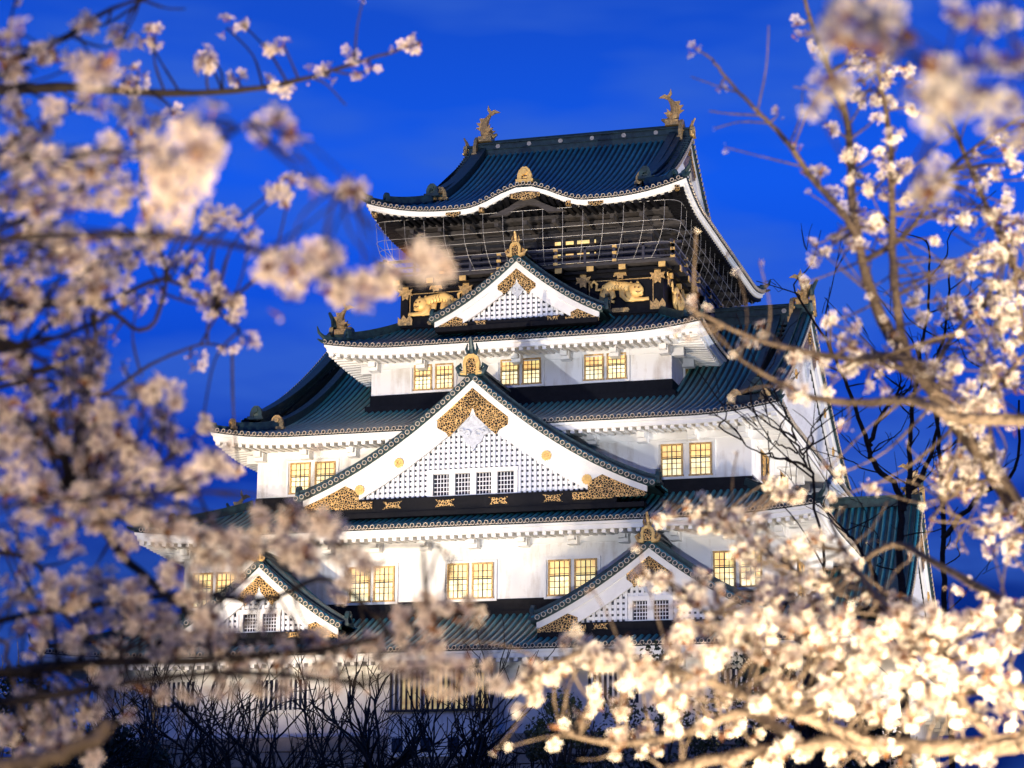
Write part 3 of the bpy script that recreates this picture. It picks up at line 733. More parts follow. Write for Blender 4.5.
# ------------------------------------------------------------------ top storey: black walls, tigers, balcony, net
def top_storey():
    xc = .0; b = KB(); b.box(-8.75, 8.75, -9.0, 13.4, 38.4, 41.5); b.box(-9.0, 9.0, -9.25, 13.65, 41.45, 41.75)
    b.box(-8.9, 8.9, -9.15, 13.55, 39.0, 39.45)
    for x in (-8.6, -4.35, -.2, 3.55, 7.95+.6):
        b.box(x-.25, x+.25, -9.2, -8.9, 39, 41.6)
    body = b.build('black_wall', M['black'])
    br = KB()
    for i in range(19):
        x = -8.6+17.2*i/18
        if i % 3: continue
    for x in (-8.9, -6.6, -4.35, -2.2, 0, 2.1, 4.2, 6.3, 8.9): br.box(x-.28, x+.28, -10.0, -9.2, 41.75, 42.05)
    for y in (-8.6, -6, -3.4, -.8, 1.8, 4.4, 7, 9.6, 12.2): br.box(9.0, 9.8, y-.28, y+.28, 41.75, 42.05)
    br.box(-9.35, 9.35, -9.6, 14.0, 41.72, 41.9)
    dk = br.build('balcony', M['black'])
    d2 = KB(); d2.box(-9.75, 9.75, -10.1, 14.5, 42.05, 42.25); sub(d2, 'deck', M['wood'], dk)
    rl = KB()
    for z, w_ in ((42.45, .12), (42.85, .10), (43.3, .16)):
        ex = .55 if z > 43 else .2
        rl.bar((-9.6-ex, -9.95, z), (9.6+ex, -9.95, z), w_, w_); rl.bar((9.6, -9.95-ex, z), (9.6, 14.3, z), w_, w_); rl.bar((-9.6, -9.95-ex, z), (-9.6, 14.3, z), w_, w_); rl.bar((-9.6, 14.3, z), (9.6, 14.3, z), w_, w_)
    for i in range(11):
        x = -9.6+19.2*i/10; rl.box(x-.08, x+.08, -10.03, -9.87, 42.25, 43.35)
    for i in range(13):
        y = -9.95+24.2*i/12; rl.box(9.52, 9.68, y-.08, y+.08, 42.25, 43.35); rl.box(-9.68, -9.52, y-.08, y+.08, 42.25, 43.35)
    sub(rl, 'railing', M['rail'], dk)
    cp = KB()
    for x in (-9.6, -5.8, -1.9, 1.9, 5.8, 9.6):
        for z in (42.35, 42.85, 43.3): cp.box(x-.14, x+.14, -10.07, -9.84, z-.09, z+.09)
    for i in range(7):
        y = -9.95+24.2*i/6
        for z in (42.35, 42.85, 43.3): cp.box(9.5, 9.72, y-.14, y+.14, z-.09, z+.09)
    sub(cp, 'gilt_cap', M['gold'], dk)
    # bracket ends with gilt caps under the balcony
    bc = KB()
    for x in (-8.9, -6.6, -4.35, -2.2, 0, 2.1, 4.2, 6.3, 8.9): bc.box(x-.22, x+.22, -10.06, -9.99, 41.72, 42.08); 
    for y in (-8.6, -6, -3.4, -.8, 1.8, 4.4, 7, 9.6, 12.2): bc.box(9.8, 9.87, y-.22, y+.22, 41.72, 42.08); bc.box(9.0, 9.3, y-.16, y+.16, 41.3, 41.6)
    sub(bc, 'bracket_cap', M['gold'], dk)
    # inner room and beams below the eave
    ir = KB(); ir.box(-7.7, 7.7, -8.0, 12.5, 42.2, 46.2)
    iw = ir.build('inner_wall', M['wood'])
    bm = KB()
    for z0, z1, o_ in ((44.6, 45.0, .25), (45.25, 45.5, .8), (45.6, 45.85, 1.5)): bm.box(-7.7-o_, 7.7+o_, -8.0-o_, 12.5+o_, z0, z1)
    for i in range(9):
        x = -7.7+15.4*i/8; bm.box(x-.16, x+.16, -8.15, -8.0, 42.2, 45.0); bm.box(x-.13, x+.13, -10.6, -8, 45.0, 45.3)
    for i in range(10):
        y = -8+20.5*i/9; bm.box(7.7, 7.85, y-.16, y+.16, 42.2, 45); bm.box(7.7, 10, y-.13, y+.13, 45.0, 45.3)
    for z in np.arange(42.6, 44.5, .3): bm.box(-7.68, 7.68, -8.06, -8.0, z, z+.06)
    # dark carved strut in the undulating gable
    bm.prism([(-2.6, 0), (-2.1, .15), (-1.2, .55), (-.5, .95), (0, 1.05), (.5, .95), (1.2, .55), (2.1, .15), (2.6, 0), (1.4, 0), (.7, .45), (0, .6), (-.7, .45), (-1.4, 0)], Vector((.3, -10.9, 45.55)), X, Z, -Y, 0, .3)
    sub(bm, 'beams', M['wood'], iw)
    lw = KB()
    for x0_ in (1.35, 2.85):
        for k_, z in enumerate((42.9, 43.35, 43.85, 44.2)): lw.box(x0_, x0_+1.25, -8.1, -8.065, z, z+(.12 if k_ % 2 == 0 else .22))
    lw.box(-1.0, -.55, -8.1, -8.065, 43.9, 44.1)
    sub(lw, 'lit_opening', M['shoji'], iw)
    # gilt star fittings and edging
    ff = KB()
    star = [(-.65, -.28), (-.3, -.15), (-.25, -.6), (0, -.45), (.25, -.6), (.3, -.15), (.65, -.28), (.5, 0), (.65, .28), (.28, .2), (.22, .6), (-.22, .6), (-.28, .2), (-.65, .28), (-.5, 0)]
    for x in (-8.5, -4.35, 3.55, 8.45): ff.prism([(a*.78, b_*.85) for a, b_ in star], Vector((x, -9.26, 41.35)), X, Z, -Y, 0, .06)
    for x in (-6.4, 6.0): ff.prism([(a*.7, b_*.5) for a, b_ in star[:7]]+[(.3, .3), (0, .45), (-.3, .3)], Vector((x, -9.26, 41.6)), X, Z, -Y, 0, .06)
    for x in (-8.5, 8.45): ff.prism([(-.5, -.3), (.5, -.3), (.5, .1), (.3, .4), (.12, .12), (-.12, .4), (-.3, .12), (-.5, .3)], Vector((x, -9.22, 39.45)), X, Z, -Y, 0, .06)
    for x in (-6.4, 6.0): ff.prism([(-.5, -.14), (.5, -.14), (.6, 0), (.5, .14), (-.5, .14), (-.6, 0)], Vector((x, -9.2, 39.25)), X, Z, -Y, 0, .05)
    for (x0_, x1_) in ((-8.25, -4.7), (3.9, 8.1)):
        for a_ in ((x0_, x1_, 41.28, 41.33), ): ff.box(a_[0], a_[1], -9.05, -8.98, a_[2], a_[3])
        for xx in (x0_, x1_): ff.box(xx-.03, xx+.03, -9.05, -8.98, 39.5, 41.3)
    for yy in (-8.6, -4.2, 0.2, 4.6): ff.prism([(a*.78, b_*.85) for a, b_ in star], Vector((9.01, yy, 41.35)), Y, Z, X, 0, .06)
    sub(ff, 'gilt_fitting', M['oldgold'], body)
    # crouching tiger reliefs
    def tiger(c, sg, e=X, n=-Y, hs=1.0):
        tg = KB(); c = Vector(c)
        def L(pts, rad, n_=10):
            tg.tube([c+e*(sg*x*hs)+Z*(z*hs)+n*.0 for x, z in pts], [r_*hs for r_ in rad], n_)
        L([(-1.2, .62), (-1.0, .82), (-.55, 1.08), (-.1, 1.02), (.3, .92), (.7, .86)], [.2, .36, .36, .30, .36, .30])     # arched trunk
        L([(.55, .80), (.85, .72), (1.1, .62), (1.32, .50), (1.42, .44)], [.32, .46, .50, .34, .18], 12)    # big low head
        L([(1.3, .40), (1.46, .42)], [.2, .12]); L([(1.12, .5), (1.34, .3)], [.22, .1])
        L([(.5, .6), (.62, .25), (.95, .06), (1.5, .03), (1.85, .06)], [.28, .2, .16, .13, .12])
        L([(.15, .7), (.1, .35), (.4, .05), (.85, .0), (1.0, 0)], [.26, .18, .14, .12, .1])
        L([(-.9, .75), (-1.15, .42), (-1.3, .08), (-1.05, -.04), (-.8, -.05)], [.38, .27, .15, .13, .1])
        L([(-.65, .7), (-.5, .35), (-.75, .06), (-.4, -.05)], [.26, .2, .13, .1])
        L([(-1.3, .85), (-1.62, .82), (-1.55, 1.2), (-1.75, 1.42), (-1.95, 1.22), (-1.9, 1.0)], [.12, .1, .1, .1, .09, .06])
        for a_ in (-.3, .12): L([(1.0+a_, 1.02), (.98+a_, 1.26)], [.15, .06], 6)
        tg.v = [tuple(Vector(v)+n*(.10)-n*(n.dot(Vector(v)-c)*.45)) for v in tg.v]   # flattened relief
        o_ = MB.build(rb_shift(tg), 'tiger_relief', M['tigergold'], body, True)
        st = KB()
        for k_ in range(8):
            x = -1.1+k_*.2; zt_ = 1.02-.25*abs(x+.3)
            q = [c+e*(sg*(x+.06*math.sin(j*2))*hs)+Z*((zt_+.22-j*.16)*hs)+n*(.28-.02*abs(j-2)) for j in range(4)]
            st.tube(q, .022, 4)
        for dx, dz in ((1.0, .78), (1.25, .74)): st.tube([c+e*(sg*dx*hs)+Z*dz*hs+n*.38, c+e*(sg*dx*hs)+Z*dz*hs+n*.42], .06, 6)
        st.tube([c+e*(sg*1.05*hs)+Z*.5*hs+n*.4, c+e*(sg*1.2*hs)+Z*.42*hs+n*.42, c+e*(sg*1.38*hs)+Z*.5*hs+n*.36], .03, 4)
        MB.build(rb_shift(st), 'tiger_stripe', M['oldgold2'], body)
    tiger((-6.45, -9.08, 39.85), -1); tiger((6.0, -9.08, 39.85), 1, hs=1.0)
    tiger((9.0-.0, -6.2, 39.85), 1, Y, X)
    # net hung round the balcony
    nb = KB(); prf = [(1.9, 45.75), (1.85, 45.2), (1.8, 44.5), (1.6, 43.9), (1.2, 43.2), (.7, 42.65), (.35, 42.35)]
    def loop(off):
        hx = 9.15+off*.75-.3; y0 = -9.75-off*.75; y1 = 14.2+off*.75; r_ = .9; pts = []
        for cx_, cy_, a0 in ((hx-r_, y0+r_, -90), (hx-r_, y1-r_, 0), (-hx+r_, y1-r_, 90), (-hx+r_, y0+r_, 180)):
            for k_ in range(6): a = math.radians(a0+90*k_/5); pts.append((cx_+r_*math.cos(a), cy_+r_*math.sin(a)))
        return pts
    for i, (o_, z) in enumerate(prf):
        if i in (0, 2, 3, 4, 6): l_ = [(x, y, z) for x, y in loop(o_)]; nb.tube(l_+[l_[0]], .020 if i in (0, 6) else .016, 4, False)
    def along(frac_pts):
        pass
    n_fr = 14
    for i in range(n_fr+1):
        u = -1+2*i/n_fr
        for yf in (1, -1):
            pts = []
            for o_, z in prf:
                hx = 8.85+o_*.75-.9; pts.append((u*hx, (-9.75-o_*.75) if yf > 0 else 14.2+o_*.75, z))
            nb.tube(pts, .016, 4, False)
    for i in range(17):
        u = i/16
        for sx in (-1, 1):
            pts = []
            for o_, z in prf:
                y0 = -9.75-o_*.75+.9; y1 = 14.2+o_*.75-.9; pts.append((sx*(8.85+o_*.75), y0+(y1-y0)*u, z))
            nb.tube(pts, .016, 4, False)
    net = nb.build('safety_net', M['wire'])
top_storey()

# ------------------------------------------------------------------ ground storey: bay with barred windows and loopholes
def bay():
    b = KB(); b.box(-3.75, 2.35, -25.0, -23.9, 9.9, 15.2); o = b.build('projecting_bay', M['plaster'])
    s = KB(); s.box(-3.9, 2.5, -25.25, -24.95, 12.38, 12.5); s.box(-3.75, 2.35, -25.12, -24.98, 14.75, 14.9)
    for x in np.arange(-3.6, 2.3, .31): s.box(x-.055, x+.055, -25.14, -25.06, 12.5, 14.75)
    sub(s, 'window_bars', M['wood'], o)
    p = KB()
    for x0_, x1_ in ((-3.0, -1.9), (-1.6, -.1), (.2, .9), (1.3, 2.1)): p.box(x0_, x1_, -25.03, -25.005, 12.55, 14.5)
    sub(p, 'pane', M['shojidim'], o)
    h = KB()
    for x in (-3.2, -1.5, .1, 1.7): h.box(x-.32, x+.32, -25.06, -25.003, 10.15, 10.95)
    sub(h, 'loophole', M['glass'], o)
    for xx in (-17.5, -10.5, 9, 16.5):
        wz = KB(); wz.box(xx-1.6, xx+1.6, W1[1]-.1, W1[1]+.0, 12.6, 12.75); wz.box(xx-1.6, xx+1.6, W1[1]-.1, W1[1]+.0, 14.5, 14.65)
        for x in np.arange(xx-1.5, xx+1.55, .3): wz.box(x-.06, x+.06, W1[1]-.1, W1[1]-.03, 12.7, 14.55)
        f = wz.build('barred_window', M['trim']); gl = KB(); gl.box(xx-1.5, xx+1.5, W1[1]-.02, W1[1]-.004, 12.7, 14.55); sub(gl, 'pane', M['glass'], f)
bay()

# ------------------------------------------------------------------ floodlights (the fixtures of the beams above)
def flood_fix(i, p, to, lab):
    r = empty('floodlight', (p[0], p[1], GZ)); tag(r, lab, 'floodlight', 'floodlights in the park that light the castle')
    d = (Vector(to)-Vector(p)); d.normalize(); e = d.cross(Z).normalized(); u = e.cross(d); c = Vector((0, 0, .62))-d*.3
    h = MB(); h.boxf(c, e, d, u, .35, .18, .28); h.build('housing', M['metalbox'], r)
    l_ = MB(); l_.boxf(c+d*.19, e, d, u, .31, .01, .24); l_.build('lens', M['lens'], r)
    s = MB(); s.box(-.05, .05, -.05, .05, 0, .5); s.box(-.3, .3, -.2, .2, 0, .06); s.build('stand', M['metalbox'], r)
spots = ['warm floodlight on the lawn left of the castle', 'warm floodlight on the lawn in front of the castle', 'warm floodlight farther out on the lawn, left of the castle axis', 'warm floodlight beside the right flank of the castle', 'white floodlight far out in front of the castle', 'white floodlight far out, in line with the right small gable', 'added weak white fill light close to the stone base, aimed at the barred bay', 'white floodlight far off the right flank of the castle']
for i, (a, b, e_, c_, dg) in enumerate(LAMPS): flood_fix(i, (a[0], a[1], a[2]), b, spots[i])
exec_marker = 0

# ------------------------------------------------------------------ trees
def PT(u, v, d):
    """a point at depth d metres in front of the camera, found once from the photograph"""
    return CAM+(Fv+Rv*((u-512)/FPX)-Uv*((v-384)/FPX))*d
def PTs(l): return [PT(*q) for q in l]
def nearer(v): return 1-.16*min(1, max(0, (v-500)/130))
M['bark_dim'] = mat('dim_bark', (.018, .014, .013), .9, scale=8, col2=(.04, .03, .026), bump=.6, bscale=20)  # shade put into the bark colour of unlit cherry limbs; background trunks too
M['bark'] = mat('lamplit_bark', (.10, .075, .055), .85, scale=14, col2=(.24, .18, .13), bump=.7, bscale=60)  # lighter copy of the bark for limbs in lamplight
M['baretwig'] = mat('bare_tree_bark', (.014, .011, .010), .9, scale=4, col2=(.03, .024, .02))
M['petal'] = mat('dim_cherry_petal', (.78, .66, .56), .6, scale=25, col2=(.90, .81, .72), spec=.25)  # tanned petal colour that dims the left tree and offsets blue sky light
M['petal_lit'] = mat('lamplit_cherry_petal', (.86, .78, .66), .6, scale=25, col2=(.93, .89, .80), spec=.25)  # whiter copy of the petals, lamplight brightness put into the colour
for k_ in ('petal', 'petal_lit'):
    n_ = M[k_].node_tree; b_ = n_.nodes['Principled BSDF']; b_.inputs['Subsurface Weight'].default_value = 0
    tr = n_.nodes.new('ShaderNodeBsdfTranslucent'); tr.inputs[0].default_value = (.8, .6, .5, 1); mxs = n_.nodes.new('ShaderNodeMixShader'); mxs.inputs[0].default_value = .25
    n_.links.new(b_.outputs[0], mxs.inputs[1]); n_.links.new(tr.outputs[0], mxs.inputs[2]); n_.links.new(mxs.outputs[0], n_.nodes['Material Output'].inputs[0])
M['calyx'] = mat('brown_bud_scale', (.20, .08, .035), .7, scale=20, col2=(.34, .17, .06))
M['leafd'] = mat('evergreen_leaf', (.012, .02, .010), .55, scale=3, col2=(.035, .045, .02))
M['leafb'] = mat('russet_young_leaf', (.16, .06, .025), .6, scale=6, col2=(.26, .13, .05))

def flower_template():
    v = []; f = []; mi = []
    for k in range(5):
        a = 2*PI*k/5; b = len(v)
        def q(r, da, z): return (r*math.cos(a+da), r*math.sin(a+da), z)
        v += [q(.06, 0, -.02), q(.30, -.42, .12), q(.50, -.28, .20), q(.47, 0, .14), q(.50, .28, .20), q(.30, .42, .12)]
        f += [(b, b+1, b+2, b+3), (b, b+3, b+4, b+5)]; mi += [0, 0]
    for k in range(4):
        a = 2*PI*k/4+.4; b = len(v); v += [(0, 0, 0), (.1*math.cos(a), .1*math.sin(a), .26), (.1*math.cos(a+.7), .1*math.sin(a+.7), .24)]; f.append((b, b+1, b+2)); mi.append(1)
    b = len(v); v += [(0, 0, -.45), (.09, 0, -.05), (-.05, .08, -.05), (-.05, -.08, -.05)]; f += [(b, b+1, b+2), (b, b+2, b+3), (b, b+3, b+1)]; mi += [1]*3
    return np.array(v), f, mi
def bud_template():
    v = [(0, 0, -.3), (.16, 0, 0), (0, .16, 0), (-.16, 0, 0), (0, -.16, 0), (0, 0, .3)]; f = [(0, 1, 2), (0, 2, 3), (0, 3, 4), (0, 4, 1), (5, 2, 1), (5, 3, 2), (5, 4, 3), (5, 1, 4)]
    return np.array(v, float), f, [1]*4+[0]*4
def leaf_template():
    return np.array([(0, 0, 0), (.22, .4, .06), (0, 1, 0), (-.22, .4, .06)], float), [(0, 1, 2, 3)], [2]
TPL = [flower_template(), bud_template(), leaf_template()]
def rotz(n, spin):
    n = n.normalized(); a = n.orthogonal().normalized(); b = n.cross(a); a, b = a*math.cos(spin)+b*math.sin(spin), b*math.cos(spin)-a*math.sin(spin)
    return np.array([a, b, n])          # rows
class Blossoms:
    def __init__(s): s.items = []
    def put(s, kind, pos, nrm, size): s.items.append((kind, pos, rotz(nrm, random.uniform(0, 6.28)), size))
    def cluster(s, c, R, n, size=.034, lean=None, leaf=.0, bud=.15):
        for _ in range(n):
            d = Vector((random.gauss(0, 1), random.gauss(0, 1), random.gauss(0, 1))).normalized(); r = R*random.uniform(.35, 1)**.7
            k = 0; t = random.random()
            if t < bud: k = 1
            nr = (d+Vector((random.gauss(0, .35), random.gauss(0, .35), random.gauss(0, .35)))-Fv*.35)
            s.put(k, c+d*r, nr, size*random.uniform(.8, 1.12)*(1 if k == 0 else .6))
            if random.random() < leaf: s.put(2, c+d*r*.8, nr, size*random.uniform(.5, 1.0))
    def build(s, parent, petal, name='blossoms'):
        if not s.items: return
        V = []; F = []; MI = []; off = 0
        for k, p, R_, sz in s.items:
            v, f, mi = TPL[k]; V.append((v*sz)@R_+np.array(p)); F += [tuple(i+off for i in q) for q in f]; MI += mi; off += len(v)
        V = np.concatenate(V)-np.array(parent.matrix_world.translation if False else ROOTLOC[parent.name])
        me = bpy.data.meshes.new(name); me.from_pydata(V.tolist(), [], F); me.materials.append(petal); me.materials.append(M['calyx']); me.materials.append(M['leafb'])
        me.polygons.foreach_set('material_index', MI); me.update(); o = bpy.data.objects.new(name, me); COL.objects.link(o); o.parent = parent; return o
ROOTLOC = {}
def smooth_line(pts, k=4, wob=.0):
    out_ = []; n = len(pts)
    for i in range(n-1):
        p0 = pts[max(i-1, 0)]; p1 = pts[i]; p2 = pts[i+1]; p3 = pts[min(i+2, n-1)]
        for j in range(k):
            t = j/k; q = .5*((2*p1)+(p2-p0)*t+(2*p0-5*p1+4*p2-p3)*t*t+(3*p1-p0-3*p2+p3)*t**3)
            out_.append(q+Vector((random.gauss(0, wob), random.gauss(0, wob), random.gauss(0, wob))))
    out_.append(pts[-1]); return out_

class Cherry:
    def __init__(s, loc, label, petal, group=None):
        s.root = empty('cherry_tree', loc); tag(s.root, label, 'cherry tree', group); s.loc = Vector(loc); s.petal = petal; s.limbs = []
    def limb(s, pts, r0, r1, bark='bark', name='limb'):
        p = smooth_line(pts, 5, r1*.25); n = len(p); m = MB(); rad = [r0+(r1-r0)*(i/(n-1))**.8 for i in range(n)]
        m.tube(p, [r*random.uniform(.9, 1.12) for r in rad], 7); m.v = [(a-s.loc.x, b-s.loc.y, c-s.loc.z) for a, b, c in m.v]
        L = dict(m=m, name=name, p=p, r=rad, bl=Blossoms(), tw=MB(), bark=bark, n=0); s.limbs.append(L); return L
    def near(s, c, dd=None):
        best = None
        for L in s.limbs:
            if L['name'] == 'trunk': continue
            for q in L['p']:
                d = (q-c).length
                if best is None or d < best[0]: best = (d, L, q)
        return best
    def cl(s, c, R, n, size=.034, leaf=0, bud=.15, maxd=9):
        d, L, q = s.near(c)
        L['bl'].cluster(c, R, n, size, leaf=leaf, bud=bud); L['n'] += 1
        if d > .03:
            m_ = q.lerp(c, .5)+Vector((random.gauss(0, .1), random.gauss(0, .1), random.gauss(0, .1)))*d*.7
            L['tw'].tube(smooth_line([q, m_, c], 4), [max(.0035, min(.006, d*.012))*min(1, (c-CAM).length/6.2)]*4+[.0026*min(1, (c-CAM).length/6.2)]*5, 5)
    def finish(s):
        for L in s.limbs:
            m = L['m']
            m.add([(a-s.loc.x, b-s.loc.y, c-s.loc.z) for a, b, c in L['tw'].v], L['tw'].f)
            o = m.build(L['name'], M[L['bark']], s.root, True); ROOTLOC[o.name] = s.loc
            L['bl'].build(o, s.petal)

# --- cherry at the left: trunk outside the frame, limbs reaching in
base = PT(-330, 384, 5.2); base.z = GZ
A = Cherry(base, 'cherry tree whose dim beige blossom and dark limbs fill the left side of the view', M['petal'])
tA = [base+Vector((0, 0, -.1)), base+Vector((.02, .05, 1.0)), base+Vector((-.05, .1, 2.0)), base+Vector((.02, .0, 3.2)), base+Vector((.1, .1, 4.2))]
A.limb(tA, .15, .06, 'bark_dim', 'trunk')
def tr(k): return tA[0].lerp(tA[-1], k)
def LA(pts, r0, r1, k, bark='bark_dim'):
    near_ = sum(q[2] for q in pts)/len(pts) < 3.5 and pts[0][1] < 700
    k = min(.97, max(.3, (PT(*pts[0]).z+1.65)/4.3))
    return A.limb([tr(k)]+PTs(pts), r0*(.3 if near_ else .55), r1*.7, bark)
LA([(-60, 95, 5.6), (0, 90, 5.8), (60, 87, 6.0), (110, 90, 6.1), (180, 93, 6.2), (250, 89, 6.3), (310, 77, 6.4), (365, 60, 6.4), (418, 44, 6.5)], .035, .004, .83)
LA([(-60, 60, 4.8), (10, 60, 5.0), (60, 40, 5.0), (100, 15, 5.1), (160, -10, 5.2)], .02, .005, .86)
LA([(-80, 200, 3.4), (40, 160, 3.2), (140, 175, 3.0), (205, 150, 2.8), (225, 137, 2.7), (262, 122, 2.7), (300, 155, 2.8), (325, 188, 2.9), (352, 190, 2.9)], .0035, .002, .75)
LA([(-80, 500, 3.6), (0, 505, 3.6), (60, 500, 3.5), (150, 492, 3.4), (190, 484, 3.3), (216, 470, 3.3)], .010, .003, .5)
LA([(-60, 320, 5.0), (0, 310, 5.2), (50, 305, 5.3), (110, 300, 5.4), (170, 280, 5.4), (240, 330, 5.4)], .022, .005, .55)
LA([(-80, 250, 3.4), (0, 240, 3.2), (120, 235, 3.1), (230, 245, 3.1), (300, 265, 3.2), (350, 280, 3.2), (420, 275, 3.2)], .02, .004, .6)
LA([(-60, 330, 4.6), (0, 345, 4.7), (22, 358, 4.8), (38, 395, 4.8), (60, 440, 4.8), (95, 480, 4.8)], .03, .012, .5)
LA([(-60, 410, 5.0), (0, 416, 5.0), (35, 432, 5.0), (70, 470, 5.0), (110, 540, 5.1), (160, 590, 5.1), (205, 620, 5.1)], .028, .011, .45)
LA([(-60, 400, 5.6), (40, 380, 5.6), (100, 395, 5.7), (150, 365, 5.7), (200, 345, 5.8), (232, 348, 5.8)], .015, .003, .5)
LA([(20, 375, 5.4), (90, 345, 5.4), (93, 318, 5.4), (100, 300, 5.4), (95, 260, 5.4)], .016, .005, .5)
LA([(60, 300, 5.6), (140, 330, 5.6), (163, 300, 5.6), (165, 268, 5.6), (158, 250, 5.6)], .012, .005, .5)
LA([(-80, 500, 4.4), (0, 490, 4.4), (70, 500, 4.3), (130, 520, 4.3), (220, 540, 4.2), (320, 545, 4.1), (440, 545, 4.1)], .022, .004, .4)
LA([(-80, 690, 4.4), (0, 674, 4.5), (100, 663, 4.5), (190, 661, 4.5), (256, 656, 4.5), (330, 648, 4.4), (400, 632, 4.4), (470, 610, 4.4)], .03, .005, .22)
LA([(-80, 710, 4.2), (0, 702, 4.2), (60, 694, 4.2), (130, 682, 4.2), (230, 672, 4.2), (330, 680, 4.2)], .022, .006, .2)
LA([(-80, 640, 5.0), (0, 640, 5.0), (6, 660, 5.0), (16, 690, 5.0), (32, 740, 5.0)], .010, .006, .3, 'bark')
LA([(-100, 790, 3.6), (0, 768, 3.6), (50, 757, 3.5), (90, 742, 3.5), (110, 725, 3.5)], .028, .016, .08, 'bark')
LA([(-60, 560, 5.2), (30, 560, 5.2), (60, 610, 5.2), (120, 650, 5.2), (200, 600, 5.2), (260, 575, 5.2)], .014, .004, .3)
LA([(120, 600, 4.9), (260, 600, 4.9), (330, 580, 4.8), (400, 640, 4.8), (450, 665, 4.8), (495, 690, 4.8)], .014, .004, .3)
